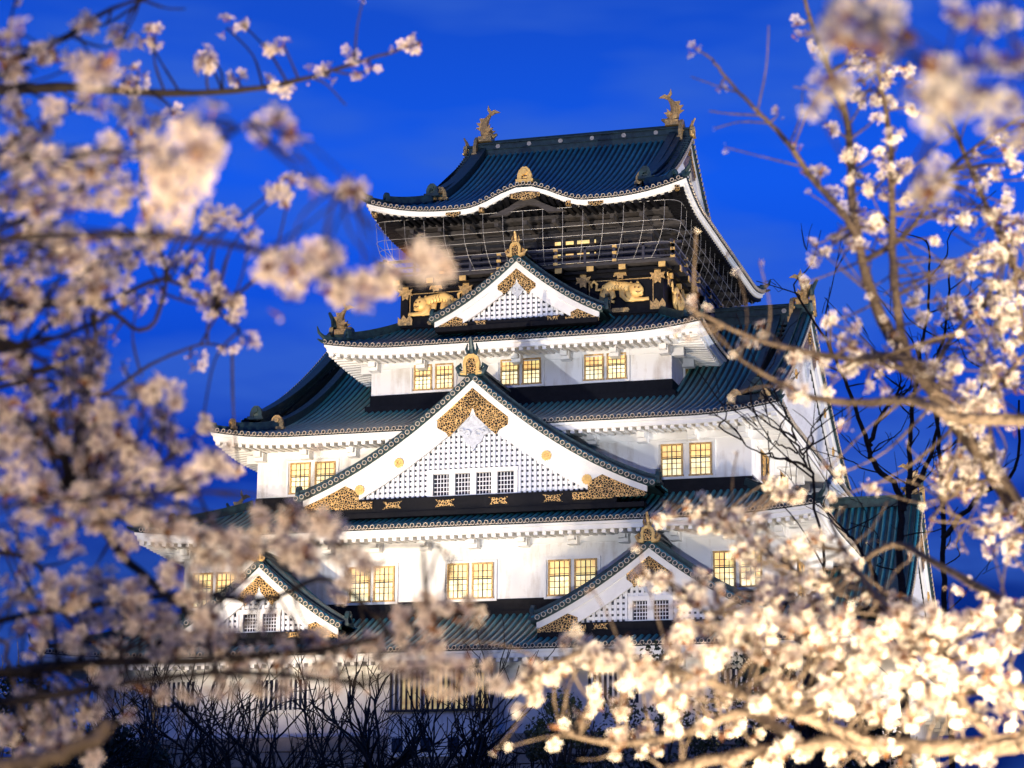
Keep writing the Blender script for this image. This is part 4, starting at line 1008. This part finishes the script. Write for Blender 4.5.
LC = [ # u, v, radius px, depth
(22,32,13,3.2),(45,52,17,4.5),(75,62,14,4.5),(82,20,13,5.5),(152,38,14,6.2),(125,75,12,6.1),(140,70,10,6.1),(208,68,14,6.2),(205,50,9,6.2),(228,25,11,6.3),(240,22,7,6.3),(240,80,11,6.3),(262,86,11,6.3),(287,92,12,6.3),(312,75,10,6.4),(332,72,12,6.4),(355,68,12,6.4),(416,46,13,6.5),(286,46,9,6.4),(270,52,7,6.3),
(97,70,16,2.6),(95,100,17,3.4),(25,115,20,4.5),(42,135,16,4.5),(135,134,12,5.6),(150,125,10,5.8),(172,112,12,5.8),(175,175,34,2.3),(200,140,26,2.2),(165,205,20,2.5),(30,165,22,3.6),(70,165,24,3.4),(92,190,22,3.6),(50,205,20,3.6),(110,150,14,3.8),(12,195,16,3.6),(8,150,14,3.8),(62,232,18,4),(118,238,16,4.2),(20,230,15,4),(150,235,14,3.8),(180,232,12,3.8),(215,215,15,5),(232,222,12,5),(250,232,10,5),(277,190,15,5),(292,182,10,5.2),(8,70,14,4),(5,40,12,4),
(275,266,10,3.1),(295,265,18,3),(318,256,14,3),(346,188,11,3),(355,186,8,3.2),(345,298,12,3),(365,290,16,2.9),(385,280,14,2.9),(422,262,15,2.3),(440,266,11,2.4),
(12,262,18,4),(45,262,20,4.2),(70,258,14,4),(90,288,24,4),(112,282,16,4.2),(65,300,14,4.2),(22,300,18,4),(12,322,12,4.4),(128,262,14,5),(145,250,13,5),(12,370,16,4),(24,382,12,4),(75,352,14,4.6),(98,350,14,4.6),(70,380,14,4.6),(98,378,14,4.6),(84,392,12,4.6),(190,274,13,5.2),(205,292,10,5.2),(220,286,10,5.2),(232,300,11,5.2),(238,318,11,5.2),(210,310,9,5.2),(248,338,8,5.2),(195,262,9,5.2),
(8,402,14,3.8),(50,412,17,4.2),(75,425,20,4.2),(108,410,18,4.2),(115,432,18,4.2),(130,445,17,4.2),(156,392,14,4.2),(175,398,13,4.2),(165,412,12,4.2),(140,410,11,4.2),(35,445,18,4.2),(10,440,14,4),(60,455,17,4.2),(90,465,20,4.2),(120,475,16,4.2),(15,478,20,4),(42,488,20,4),(78,495,20,4.1),(108,498,16,4.1),(162,482,11,3.6),(182,488,13,3.4),(202,482,13,3.3),(216,470,11,3.3),(140,495,12,4.2),(240,471,7,6),(205,430,8,5),
(25,520,16,4),(55,522,16,4),(98,520,14,4.2),(60,540,11,4.2),(20,545,10,4.4),(36,556,9,5),(28,570,9,5),(12,580,10,5),(25,598,9,5),(66,594,17,4.4),(48,602,12,4.4),(84,598,12,4.6),(103,604,12,4.8),(98,620,12,4.8),(125,598,14,4.6),(110,585,10,4.8),(8,628,13,4.6),(38,628,16,4.4),(30,645,10,4.4),(78,640,16,4.4),(76,660,13,4.4),(140,600,15,4.4),(140,628,15,4.4),(110,645,11,4.6),(160,655,14,4.4),(178,640,14,4.4),(190,600,18,4.2),(205,622,20,4.2),(172,575,15,4.2),(222,650,14,4.4),
(150,520,16,4),(175,528,17,4),(200,535,17,4),(225,545,18,4),(250,545,18,3.9),(240,570,16,3.9),(275,535,16,3.9),(298,545,18,3.9),(320,535,17,3.9),(340,550,17,3.9),(305,562,14,3.9),(272,575,13,4),(205,565,15,4),(225,590,14,4),(345,575,11,4),(328,520,11,3.6),(290,515,14,3.6),(260,520,11,3.7),(370,560,9,4),(245,625,13,4.3),(205,645,12,4.3),
(130,535,13,4.2),(185,512,12,4),(395,612,10,4.6),(238,652,12,4.5),(265,640,11,4.5),(285,650,14,4.5),(305,640,14,4.4),(320,660,13,4.4),(340,655,14,4.4),(335,680,11,4.5),(300,675,12,4.5),(280,685,11,4.5),(262,680,11,4.6),(240,690,11,4.6),(216,680,11,4.6),(192,690,11,4.6),(250,665,10,4.6),(362,640,10,4.4),(378,655,9,4.5),
(407,660,17,4.2),(422,648,15,4.2),(398,672,13,4.2),(418,678,12,4.2),(436,665,10,4.2),(434,685,9,4.2),(463,668,11,4.2),(452,682,11,4.2),(470,682,9,4.2),(486,690,11,4.2),(498,685,9,4.2),(492,668,8,4.2),(412,618,16,4.2),(430,622,14,4.2),(440,610,10,4.2),(458,612,10,4.2),(468,606,7,4.2),(425,600,8,4.2),(400,630,9,4.2),(372,640,12,4.2),
(65,690,13,4.6),(90,685,12,4.6),(42,700,12,4.6),(105,702,12,4.8),(75,725,13,4.6),(50,718,11,4.6),(20,700,11,4.4),(10,735,14,4),(30,758,14,3.8),(60,745,12,4),(90,715,11,4.6),(140,690,12,4.8),(130,712,10,4.8),(95,760,10,4),(8,600,9,5),(165,690,9,4.8),(300,608,9,4.4),
]
for (u0, v0, ru, rv, n_, d0, d1) in ((70, 165, 100, 80, 14, 3.2, 4.6), (60, 30, 90, 40, 6, 4, 5.2), (60, 270, 80, 50, 6, 4, 5), (90, 430, 110, 60, 14, 4, 5), (230, 540, 100, 25, 6, 3.8, 4.4), (100, 620, 90, 50, 12, 4.2, 5), (40, 730, 60, 40, 6, 4.2, 5)):
    for _ in range(n_):
        a_ = random.uniform(0, 6.283); q_ = math.sqrt(random.random()); LC.append((u0+ru*q_*math.cos(a_), v0+rv*q_*math.sin(a_), random.uniform(9, 17), random.uniform(d0, d1)))
random.seed(11)
for u, v, r, d in LC:
    if ((u-268)/80)**2+((v-605)/38)**2 < 1 and random.random() < .72: continue
    if ((u-435)/32)**2+((v-300)/22)**2 < 1: continue
    for rep_ in range(1 if r < 14 else 2):
        uu = u+random.uniform(-.3, .3)*r; vv = v+random.uniform(-.3, .3)*r; dd = d*random.uniform(.98, 1.04)
        R_ = r*dd/FPX; n = max(4, int((R_/.018)**2*1.9)); n = min(n, 24)
        if v > 240 and u < 380 and random.random() < .25: A.cl(PT(uu+random.gauss(0, r), vv+random.gauss(0, r*.8), dd*random.uniform(1, 1.12)), R_*.9, n, .035, leaf=.15, bud=.1)
        A.cl(PT(uu, vv, dd), R_*.95, n, .035, leaf=.32, bud=.14)
# looser blossom strung along the limbs
for L in A.limbs[1:]:
    for q in L['p'][7:]:
        if random.random() < .16: A.cl(q+Vector((random.gauss(0, .03), random.gauss(0, .03), random.gauss(0, .03))), .03, random.randint(2, 5), .032, leaf=.3, bud=.3)
# bare side twigs
def twigs(T, L, n, ln, r=.0028, start=.3, up=.2):
    p = L['p']
    for _ in range(n):
        i = int(random.uniform(start, .98)*(len(p)-1)); q = p[i]; d = (p[min(i+1, len(p)-1)]-p[max(i-1, 0)]).normalized()
        sd_ = (d.cross(Fv)).normalized()*random.choice((-1, 1)); v = (d*random.uniform(.4, 1)+sd_*random.uniform(.4, 1)+Vector((0, 0, up))+Fv*random.gauss(0, .3)).normalized()
        l_ = ln*random.uniform(.4, 1); m_ = q+v*l_*.5+Vector((0, 0, l_*.08))+Vector((random.gauss(0, l_*.06), random.gauss(0, l_*.06), random.gauss(0, l_*.06))); e_ = q+v*l_+Vector((0, 0, l_*random.uniform(0, .25)))
        L['tw'].tube(smooth_line([q, m_, e_], 4), [r*1.4]*4+[r]*5, 4)
        if random.random() < .8: L['bl'].cluster(e_, .014, random.randint(1, 3), .024, bud=.6)
for L in [l for l in A.limbs[1:] if (l['p'][-1]-CAM).length > 3.7]: twigs(A, L, 4, .20, .0022)
A.finish()

# --- cherry at the right: warm lamplit limbs
base = PT(1330, 384, 7.4); base.z = GZ
B = Cherry(base, 'cherry tree with bright lamplit cream blossom and tan limbs filling the right side', M['petal_lit'])
tB = [base+Vector((0, 0, -.1)), base+Vector((-.05, .05, .8)), base+Vector((.0, .1, 1.8)), base+Vector((-.1, .0, 3.0)), base+Vector((.0, .1, 4.6))]
B.limb(tB, .17, .07, 'bark', 'trunk')
def trB(k): return tB[0].lerp(tB[-1], k)
def LB(pts, r0, r1, k=None, bark='bark'):
    if k is not None: k = min(.97, max(.3, (PT(pts[0][0], pts[0][1], pts[0][2]*nearer(pts[0][1])).z+1.6)/4.7))
    return B.limb(([trB(k)] if k is not None else [])+PTs([(u, v, d*nearer(v)) for u, v, d in pts]), r0, r1, bark)
R1 = LB([(1120, 640, 7.2), (1022, 514, 7.0), (987, 463, 7.0), (957, 426, 7.0), (927, 383, 7.0), (907, 359, 7.0), (887, 330, 7.0), (873, 296, 7.0), (863, 262, 7.0), (852, 200, 7.1), (848, 127, 7.2), (830, 73, 7.2), (817, 38, 7.3), (803, -5, 7.3)], .034, .006, .22)
LB([(907, 359, 7.0), (902, 340, 7.0), (896, 296, 7.0), (892, 250, 7.1), (892, 215, 7.1), (890, 143, 7.2), (883, 93, 7.2), (876, 60, 7.2)], .018, .006)
LB([(907, 359, 7.0), (887, 356, 6.8), (857, 359, 6.5), (823, 355, 6.2), (773, 344, 6.0), (740, 333, 5.9), (705, 316, 5.8), (680, 304, 5.7)], .014, .0025)
LB([(1100, 430, 6.0), (1022, 420, 6.0), (957, 418, 6.0), (935, 408, 6.0), (907, 401, 6.1), (847, 403, 6.2), (807, 396, 6.2), (780, 383, 6.2), (740, 359, 6.2), (736, 350, 6.2)], .022, .004, .42)
LB([(863, 262, 7.0), (857, 240, 7.0), (843, 213, 7.0), (813, 180, 7.1), (793, 150, 7.1), (773, 127, 7.2), (753, 107, 7.2), (730, 82, 7.3), (713, 60, 7.3)], .014, .004)
LB([(1100, 330, 7.6), (1022, 275, 7.6), (1007, 250, 7.6), (987, 207, 7.6), (970, 167, 7.6), (953, 127, 7.6), (935, 90, 7.6)], .016, .005, .55)
LB([(1080, 745, 6.4), (1024, 744, 6.4), (970, 746, 6.4), (918, 746, 6.4), (870, 744, 6.4), (823, 744, 6.4), (776, 749, 6.4), (720, 758, 6.4), (665, 770, 6.4)], .026, .012, .1)
LB([(800, 744, 6.4), (753, 713, 6.6), (715, 722, 6.6), (682, 734, 6.6), (634, 743, 6.6), (590, 740, 6.6), (560, 730, 6.6)], .014, .006)
LB([(1060, 640, 6.8), (1000, 600, 6.8), (930, 560, 6.8), (900, 545, 6.9), (870, 555, 6.9), (830, 590, 6.9), (780, 560, 7), (720, 520, 7), (660, 500, 7)], .014, .004, .25)
LB([(1060, 700, 6.6), (960, 690, 6.6), (880, 680, 6.6), (800, 650, 6.7), (740, 640, 6.7), (690, 600, 6.8), (650, 570, 6.8)], .018, .005, .15)
LB([(880, 745, 6.4), (810, 720, 6.3), (730, 690, 6.2), (660, 665, 6.2), (600, 650, 6.2), (550, 665, 6.2), (515, 690, 6.2)], .014, .004)
LB([(1000, 744, 6.4), (960, 700, 6.4), (940, 650, 6.4), (890, 610, 6.4), (850, 560, 6.5), (830, 520, 6.5)], .014, .005)
LB([(927, 383, 7.0), (950, 340, 7.2), (990, 300, 7.3), (1030, 270, 7.4)], .010, .005)
LB([(1100, 100, 2.4), (1010, 70, 2.2), (930, 60, 2.0), (870, 25, 2.0), (830, 0, 2.0)], .002, .0012, .8, 'bark_dim')
LB([(1120, 230, 3.4), (1024, 225, 3.2), (960, 200, 3.0), (900, 195, 2.9), (860, 180, 2.9)], .003, .0015, .6, 'bark_dim')
LB([(863, 262, 7.0), (910, 230, 7.3), (950, 170, 7.4), (1000, 130, 7.5), (1040, 110, 7.5)], .010, .004)
LB([(957, 426, 7.0), (1000, 380, 7.0), (1030, 350, 7.0)], .010, .005)
LB([(1022, 514, 7.0), (1000, 480, 6.8), (960, 490, 6.8), (930, 520, 6.8)], .01, .004)
random.seed(5)
def RG(u, v, ru, rv, n, d0, d1, r0=5, r1=9, fl=(2, 6), size=.034, leaf=.4, bud=.25):
    n = int(n*(.66 if v > 545 else .82))
    for _ in range(n):
        a = random.uniform(0, 6.283); q = math.sqrt(random.random()); uu = u+ru*q*math.cos(a); vv = v+rv*q*math.sin(a); d = random.uniform(d0, d1)*nearer(vv); rr = random.uniform(r0, r1)
        B.cl(PT(uu, vv, d), rr*d/FPX, random.randint(*fl), size, leaf=leaf, bud=bud)
# very near blurred sprays at the top
for u, v, r, d, n in [(850, 25, 22, 2.0, 7), (838, 40, 16, 2.0, 5), (880, 15, 18, 2.1, 5), (868, 50, 16, 2.1, 5), (890, 35, 14, 2.1, 4), (935, 75, 16, 1.9, 4), (928, 95, 16, 1.8, 5), (940, 115, 14, 1.9, 4), (955, 98, 14, 2.0, 3), (985, 85, 20, 2.4, 6), (1000, 110, 20, 2.5, 6), (1010, 60, 18, 2.5, 5), (975, 25, 16, 2.8, 5), (1005, 15, 16, 2.8, 5), (955, 15, 12, 2.8, 4), (830, 90, 18, 2.9, 6), (845, 78, 12, 2.9, 4), (815, 105, 9, 2.9, 3), (930, 190, 17, 2.9, 7), (940, 175, 12, 2.9, 4), (1018, 130, 12, 2.6, 4), (975, 60, 12, 2.4, 3)]:
    B.cl(PT(u, v, d), r*d/FPX, n, .034, leaf=.25, bud=.2)
RG(878, 95, 40, 45, 26, 7, 7.4); RG(845, 60, 25, 25, 6, 7, 7.3); RG(875, 190, 45, 45, 22, 7, 7.3); RG(835, 165, 35, 40, 8, 7, 7.2)
RG(1000, 170, 30, 45, 22, 7, 7.8); RG(960, 240, 60, 40, 34, 7, 7.8); RG(855, 230, 30, 20, 9, 6.9, 7.2); RG(870, 215, 25, 20, 8, 7, 7.2)
RG(1005, 240, 22, 45, 20, 6.8, 7.6); RG(985, 310, 40, 50, 40, 6.8, 7.6, fl=(2, 7)); RG(935, 300, 30, 30, 12, 7, 7.4); RG(835, 340, 30, 25, 14, 6.2, 7); RG(860, 375, 50, 20, 14, 6.4, 7)
RG(800, 375, 25, 25, 9, 6, 6.4); RG(770, 335, 14, 10, 3, 5.9, 6.1); RG(940, 370, 18, 14, 8, 6.6, 7, fl=(4, 8)); RG(1000, 350, 26, 30, 22, 6.6, 7.4); RG(975, 410, 30, 22, 26, 6.2, 7, fl=(3, 8)); RG(1005, 395, 20, 25, 12, 6.6, 7.2)
RG(975, 470, 28, 30, 26, 6.7, 7, fl=(3, 8)); RG(1000, 530, 26, 35, 20, 6.6, 7.2, fl=(3, 8)); RG(950, 470, 18, 30, 12, 6.7, 7); RG(815, 270, 20, 25, 5, 7, 7.3)
RG(780, 490, 16, 18, 8, 6.4, 7, fl=(3, 8)); RG(720, 520, 20, 14, 9, 6.6, 7, fl=(3, 7)); RG(745, 530, 28, 18, 14, 6.6, 7, fl=(3, 8)); RG(690, 500, 24, 16, 7, 6.8, 7); RG(660, 520, 25, 14, 5, 6.8, 7); RG(820, 480, 25, 25, 5, 6.8, 7.2); RG(860, 500, 30, 20, 3, 6.8, 7.2)
RG(780, 560, 50, 28, 34, 6.4, 7, 6, 11, (4, 9)); RG(850, 560, 30, 20, 8, 6.4, 7, 6, 11, (4, 9)); RG(810, 605, 55, 28, 34, 6.3, 7, 6, 11, (4, 9)); RG(920, 632, 50, 30, 34, 6.2, 7, 6, 11, (4, 9))
RG(990, 610, 40, 45, 36, 6.2, 7, 6, 11, (4, 9)); RG(930, 660, 80, 35, 56, 6, 7, 6, 12, (4, 9)); RG(830, 650, 60, 35, 42, 6, 6.8, 6, 12, (4, 9)); RG(760, 610, 45, 30, 22, 6.2, 7, 6, 11, (4, 9)); RG(690, 590, 45, 22, 16, 6.2, 6.9, 6, 11, (4, 9))
RG(720, 640, 60, 24, 34, 6.1, 6.8, 6, 11, (4, 9)); RG(780, 690, 70, 25, 28, 6, 6.8, 6, 12, (4, 9)); RG(880, 700, 70, 25, 34, 6, 6.8, 6, 12, (4, 9)); RG(980, 700, 50, 35, 30, 6, 6.8, 6, 12, (4, 9)); RG(630, 665, 50, 20, 26, 6, 6.6, 6, 11, (4, 9)); RG(580, 655, 30, 14, 14, 6, 6.6, 6, 11, (4, 9)); RG(525, 688, 16, 12, 9, 6, 6.4, 6, 10, (4, 8))
RG(545, 675, 22, 14, 9, 6, 6.4, 6, 10, (4, 8)); RG(630, 700, 60, 20, 16, 6, 6.6); RG(690, 690, 50, 20, 18, 6, 6.6, 6, 11, (4, 9)); RG(600, 735, 50, 22, 9, 6.2, 6.8); RG(700, 740, 70, 22, 16, 6.2, 6.8); RG(820, 752, 80, 14, 14, 6, 6.8); RG(940, 755, 80, 14, 18, 6, 6.8); RG(650, 580, 22, 14, 6, 6.4, 6.9)
for L in [l for l in B.limbs[1:] if (l['p'][-1]-CAM).length > 3.7]: twigs(B, L, 8, .26, .0022, .2)
for L in B.limbs[1:13]:
    for q in L['p'][3:]:
        if random.random() < .22: B.cl(q+Vector((random.gauss(0, .03), random.gauss(0, .03), random.gauss(0, .03))), .022, random.randint(1, 4), .030, leaf=.5, bud=.4)
B.finish()

# --- garden lamps under the two cherries
def garden_lamp(off_r, off_f, to, watts, lab, deg=75, tint=None):
    h = CAM+R0*off_r+Vector((-math.sin(YAW), math.cos(YAW), 0))*off_f; p = (h.x, h.y, GZ+.3)
    spot('garden_lamp_beam', (p[0], p[1], p[2]+.42), to, watts, tint or TUNG, deg, .8, .12)
    r = empty('garden_lamp', (p[0], p[1], GZ)); tag(r, lab, 'garden lamp', 'lamps under the cherry trees')
    d = (Vector(to)-Vector(p)).normalized(); e = d.cross(Z).normalized(); u = e.cross(d); c = Vector((0, 0, .48))-d*.02
    m = MB(); m.tube([c-d*.16, c-d*.1, c], [.05, .1, .12], 12); m.build('housing', M['metalbox'], r, True)
    m = MB(); m.tube([c+d*.001, c+d*.012], [.10, .10], 12); m.build('lens', M['lens'], r)
    m = MB(); m.box(-.02, .02, -.02, .02, 0, .42); m.box(-.1, .1, -.1, .1, 0, .03); m.build('stand', M['metalbox'], r)
garden_lamp(2.3, 1.0, PT(770, 400, 6.5), 2300, 'small lamp on the grass in front of the bright right cherry', 44)
garden_lamp(1.7, 4.4, PT(830, 350, 7.1), 1600, 'small added lamp on the grass right under the right cherry limbs', 90)  # added to light limbs that the lower blossom shadows
garden_lamp(1.0, .1, PT(890, 60, 2.2), 520, 'small added lamp on the grass below the highest right sprays', 50)  # added light for near sprays outside the other beams
garden_lamp(-1.1, .2, PT(190, 330, 4.8), 600, 'small lamp on the grass in front of the left cherry', 66, (1.0, .76, .50))

# ------------------------------------------------------------------ bare trees and evergreens at the castle's foot
def bare_tree(u, vtop, d, spread, seed, label, r0=.22, dens=1.0, mat_='baretwig', levels=7):
    random.seed(seed); top = PT(u, vtop, d); base = Vector((top.x, top.y, GZ)); H = top.z-GZ
    root = empty('bare_tree', base); tag(root, label, 'tree', 'bare trees round the castle')
    tk = MB(); cr = MB(); tips = []
    def grow(p, dr, ln, r, lv):
        n = 3; pts = [p]; d_ = dr.copy()
        for i in range(n):
            d_ = (d_+Vector((random.gauss(0, .16), random.gauss(0, .16), random.gauss(.03, .1)))).normalized(); pts.append(pts[-1]+d_*ln/n)
        m = tk if lv == 0 else cr
        m.tube(pts, [r*(1-.35*i/n) for i in range(n+1)], 7 if lv < 2 else (4 if lv < 4 else 3), False)
        if lv >= levels or r < .011: return
        k = random.choice((2, 2, 3)) if lv < levels-1 else 2
        for j in range(int(k*dens+.5)):
            a = random.uniform(.25, .75)*(spread); ph = random.uniform(0, 6.283); o_ = d_.orthogonal().normalized(); o_.rotate(Matrix.Rotation(ph, 3, d_))
            nd_ = (d_*math.cos(a)+o_*math.sin(a)+Vector((0, 0, .12))).normalized(); i = random.choice((1, 2, 3, 3)) if lv else random.choice((2, 3, 3))
            grow(pts[i], nd_, ln*random.uniform(.68, .9), r*random.uniform(.58, .76), lv+1)
    tl = H*.22; grow(Vector((0, 0, -.1)), Vector((random.gauss(0, .05), random.gauss(0, .05), 1)).normalized(), tl, r0, 0)
    for _ in range(2): grow(Vector((0, 0, tl*.6)), Vector((random.gauss(0, .5), random.gauss(0, .5), 1)).normalized(), tl*.95, r0*.6, 1)
    zmax = max(v[2] for v in cr.v); k = (H)/zmax
    for m in (tk, cr): m.v = [(a*k, b*k, c*k) for a, b, c in m.v]
    tk.build('trunk', M[mat_], root, True); cr.build('crown', M[mat_], root, True)
bl = [('leftmost bare dark tree before the castle foot', 30, 655, 96), ('bare dark tree behind the left cherry branches, second from the left', 105, 650, 104), ('bare dark tree below the left foot of the left small gable', 178, 655, 108),
      ('bare dark tree directly below the left small gable', 238, 648, 104), ('bare dark tree just right of the left small gable', 290, 650, 110), ('tall bare tree left of the barred bay window', 345, 655, 112), ('bare tree touching the left side of the barred bay', 388, 690, 105), ('bare tree standing right in front of the bay with the barred window', 440, 700, 108),
      ('bare tree with fine twigs at the right end of the barred bay', 498, 690, 112), ('bare tree left of the dark round evergreen', 540, 712, 106)]
for i, (lab, u, v, d) in enumerate(bl): bare_tree(u, v-(30 if u < 360 else 6), d, .95, 40+i, lab, r0=.22, dens=1.0, levels=6)
def bare_path_tree(lab, paths, seed, mat_='bark_dim'):
    """bare tree whose main stems follow given lines, fine twigs added along them"""
    random.seed(seed); d0_ = paths[0][0][2]; b0 = PT(*paths[0][0][:3]); loc = Vector((b0.x, b0.y, GZ)); root = empty('bare_tree', loc); tag(root, lab, 'tree', 'bare trees round the castle')
    cr = MB(); first = True
    for pts, r0, r1 in [(p[:-2], p[-2], p[-1]) for p in paths]:
        l_ = PTs(pts)
        if first: l_ = [loc+Vector((0, 0, -.1))]+l_
        sp_ = smooth_line(l_, 5, .01); m = MB() if first else cr
        m.tube(sp_, [r0+(r1-r0)*i/(len(sp_)-1) for i in range(len(sp_))], 6, False)
        if first: m.v = [tuple(Vector(v)-loc) for v in m.v]; m.build('trunk', M[mat_], root, True); first = False
        for q in sp_[4:]:
            for _ in range(1):
                if random.random() < (.35 if d0_ > 22 else .18):
                    v = (Rv*random.uniform(-1, 1)+Uv*random.uniform(.2, 1)+Fv*random.gauss(0, .4)).normalized(); l2 = random.uniform(.3, 1.1)
                    m_ = q+v*l2*.5+Vector((random.gauss(0, .06), 0, random.gauss(.05, .06))); e_ = q+v*l2+Uv*.12*l2
                    m2 = q.lerp(m_, .5)+Rv*random.gauss(0, .07); cr.tube(smooth_line([q, m2, m_, e_+Rv*random.gauss(0, .12)], 3), [.010]*4+[.007]*3+[.005]*3, 4, False)
                    for _k in range(3):
                        w_ = (v+Rv*random.gauss(0, .7)+Uv*random.gauss(.2, .5)).normalized(); a_ = m_.lerp(e_, random.random()*.5); b_ = a_+w_*l2*random.uniform(.2, .5); cr.tube([a_, a_.lerp(b_, .5)+Uv*random.gauss(.03, .04), b_], [.005, .004, .003], 3, False)
    cr.v = [tuple(Vector(v)-loc) for v in cr.v]; cr.build('crown', M[mat_], root, True)
D = 26
bare_path_tree('slender dark bare tree against the sky right of the castle, forked trunk', [
 [(905, 700, D), (903, 610, D), (900, 560, D), (901, 498, D), (877, 468, D), (867, 443, D), (857, 412, D), (842, 372, D), (826, 340, D), (800, 300, D), .055, .012],
 [(903, 510, D), (908, 494, D), (910, 439, D), (914, 400, D), (922, 350, D), (930, 290, D), (926, 240, D), .036, .01],
 [(870, 445, D), (877, 425, D), (890, 405, D), (905, 385, D), .03, .012], [(908, 494, D), (925, 470, D), (935, 440, D), (940, 380, D), .035, .012],
 [(895, 600, D), (880, 590, D), (868, 560, D), (850, 535, D), (835, 520, D), .03, .01]], 3)
bare_path_tree('thin dark bare tree nearest the right edge, behind the bright cherry', [
 [(950, 740, D+3), (945, 615, D+3), (943, 540, D+3), (941, 480, D+3), (938, 430, D+3), (932, 380, D+3), (945, 330, D+3), (950, 270, D+3), .045, .012],
 [(941, 500, D+3), (958, 460, D+3), (975, 420, D+3), (985, 360, D+3), .035, .012], [(943, 540, D+3), (975, 500, D+3), (1015, 470, D+3), (1019, 400, D+3), .035, .012]], 4)
bare_path_tree('small bare sapling with thin twigs in front of the castle right flank', [
 [(830, 640, 20), (822, 560, 20), (813, 480, 20), (806, 466, 20), (799, 451, 20), (793, 429, 20), (786, 412, 20), (776, 398, 20), (770, 380, 20), .016, .005],
 [(799, 452, 20), (782, 446, 20), (768, 438, 20), (757, 416, 20), .009, .004], [(806, 466, 20), (780, 458, 20), (755, 450, 20), (742, 440, 20), .012, .004]], 5)
def evergreen(u, vtop, d, wpx, seed, label, leafm='leafd', name='evergreen_tree', n=5200, lsz=.22):
    random.seed(seed); top = PT(u, vtop, d); base = Vector((top.x, top.y, GZ)); H = top.z-GZ; W_ = wpx*d/FPX/2
    root = empty(name, base); tag(root, label, 'tree', 'evergreens at the castle foot')
    tk = MB(); tk.tube([(0, 0, -.1), (.1, 0, H*.4), (0, .1, H*.8)], [.3, .2, .08], 7); cl = []
    for _ in range(26):
        a = random.uniform(0, 6.283); q = math.sqrt(random.random()); z = random.uniform(.3, .93); rr = W_*q*(1.05-.5*abs(z-.5)-(.5 if z > .85 else 0)); c = Vector((rr*math.cos(a), rr*math.sin(a), H*z)); cl.append((c, W_*random.uniform(.22, .42)))
        tk.tube([(0, 0, H*z*.6), (c.x*.5, c.y*.5, H*z*.85), tuple(c)], [.08, .05, .02], 5)
    cl.append((Vector((0, 0, H-W_*.28)), W_*.3)); tk.build('trunk', M['bark_dim'], root, True)
    V = []; F = []
    for _ in range(n):
        c, r_ = random.choice(cl); dd = Vector((random.gauss(0, 1), random.gauss(0, 1), random.gauss(0, .8))).normalized(); p = c+dd*r_*random.uniform(.55, 1.15); nn_ = (dd+Vector((random.gauss(0, .6), random.gauss(0, .6), random.gauss(0, .6)))).normalized()
        Rm = rotz(nn_, random.uniform(0, 6.28)); s_ = lsz*random.uniform(.6, 1.3); q = np.array([(0, -.5, 0), (.3, 0, .05), (0, .5, 0), (-.3, 0, .05)])*s_; q = q@Rm+np.array(p); b = len(V); V += q.tolist(); F.append((b, b+1, b+2, b+3))
    me = bpy.data.meshes.new('crown'); me.from_pydata(V, [], F); me.materials.append(M[leafm]); o = bpy.data.objects.new('crown', me); COL.objects.link(o); o.parent = root
evergreen(560, 690, 100, 95, 60, 'round dark evergreen right of the barred bay window'); evergreen(660, 640, 104, 140, 61, 'dark evergreen under the right small gable'); evergreen(760, 640, 98, 150, 62, 'broad dark evergreen behind the bright cherry blossom', n=6500)
evergreen(110, 715, 98, 120, 63, 'low dark evergreen behind the left cherry limbs'); evergreen(20, 668, 92, 150, 64, 'dark evergreen at the left edge of the castle foot'); evergreen(870, 700, 96, 130, 66, 'dark evergreen below the castle right corner')
evergreen(805, 590, 30, 70, 67, 'russet leaved shrub behind the right cherry limbs', 'leafb', 'russet_tree', n=1600, lsz=.10)
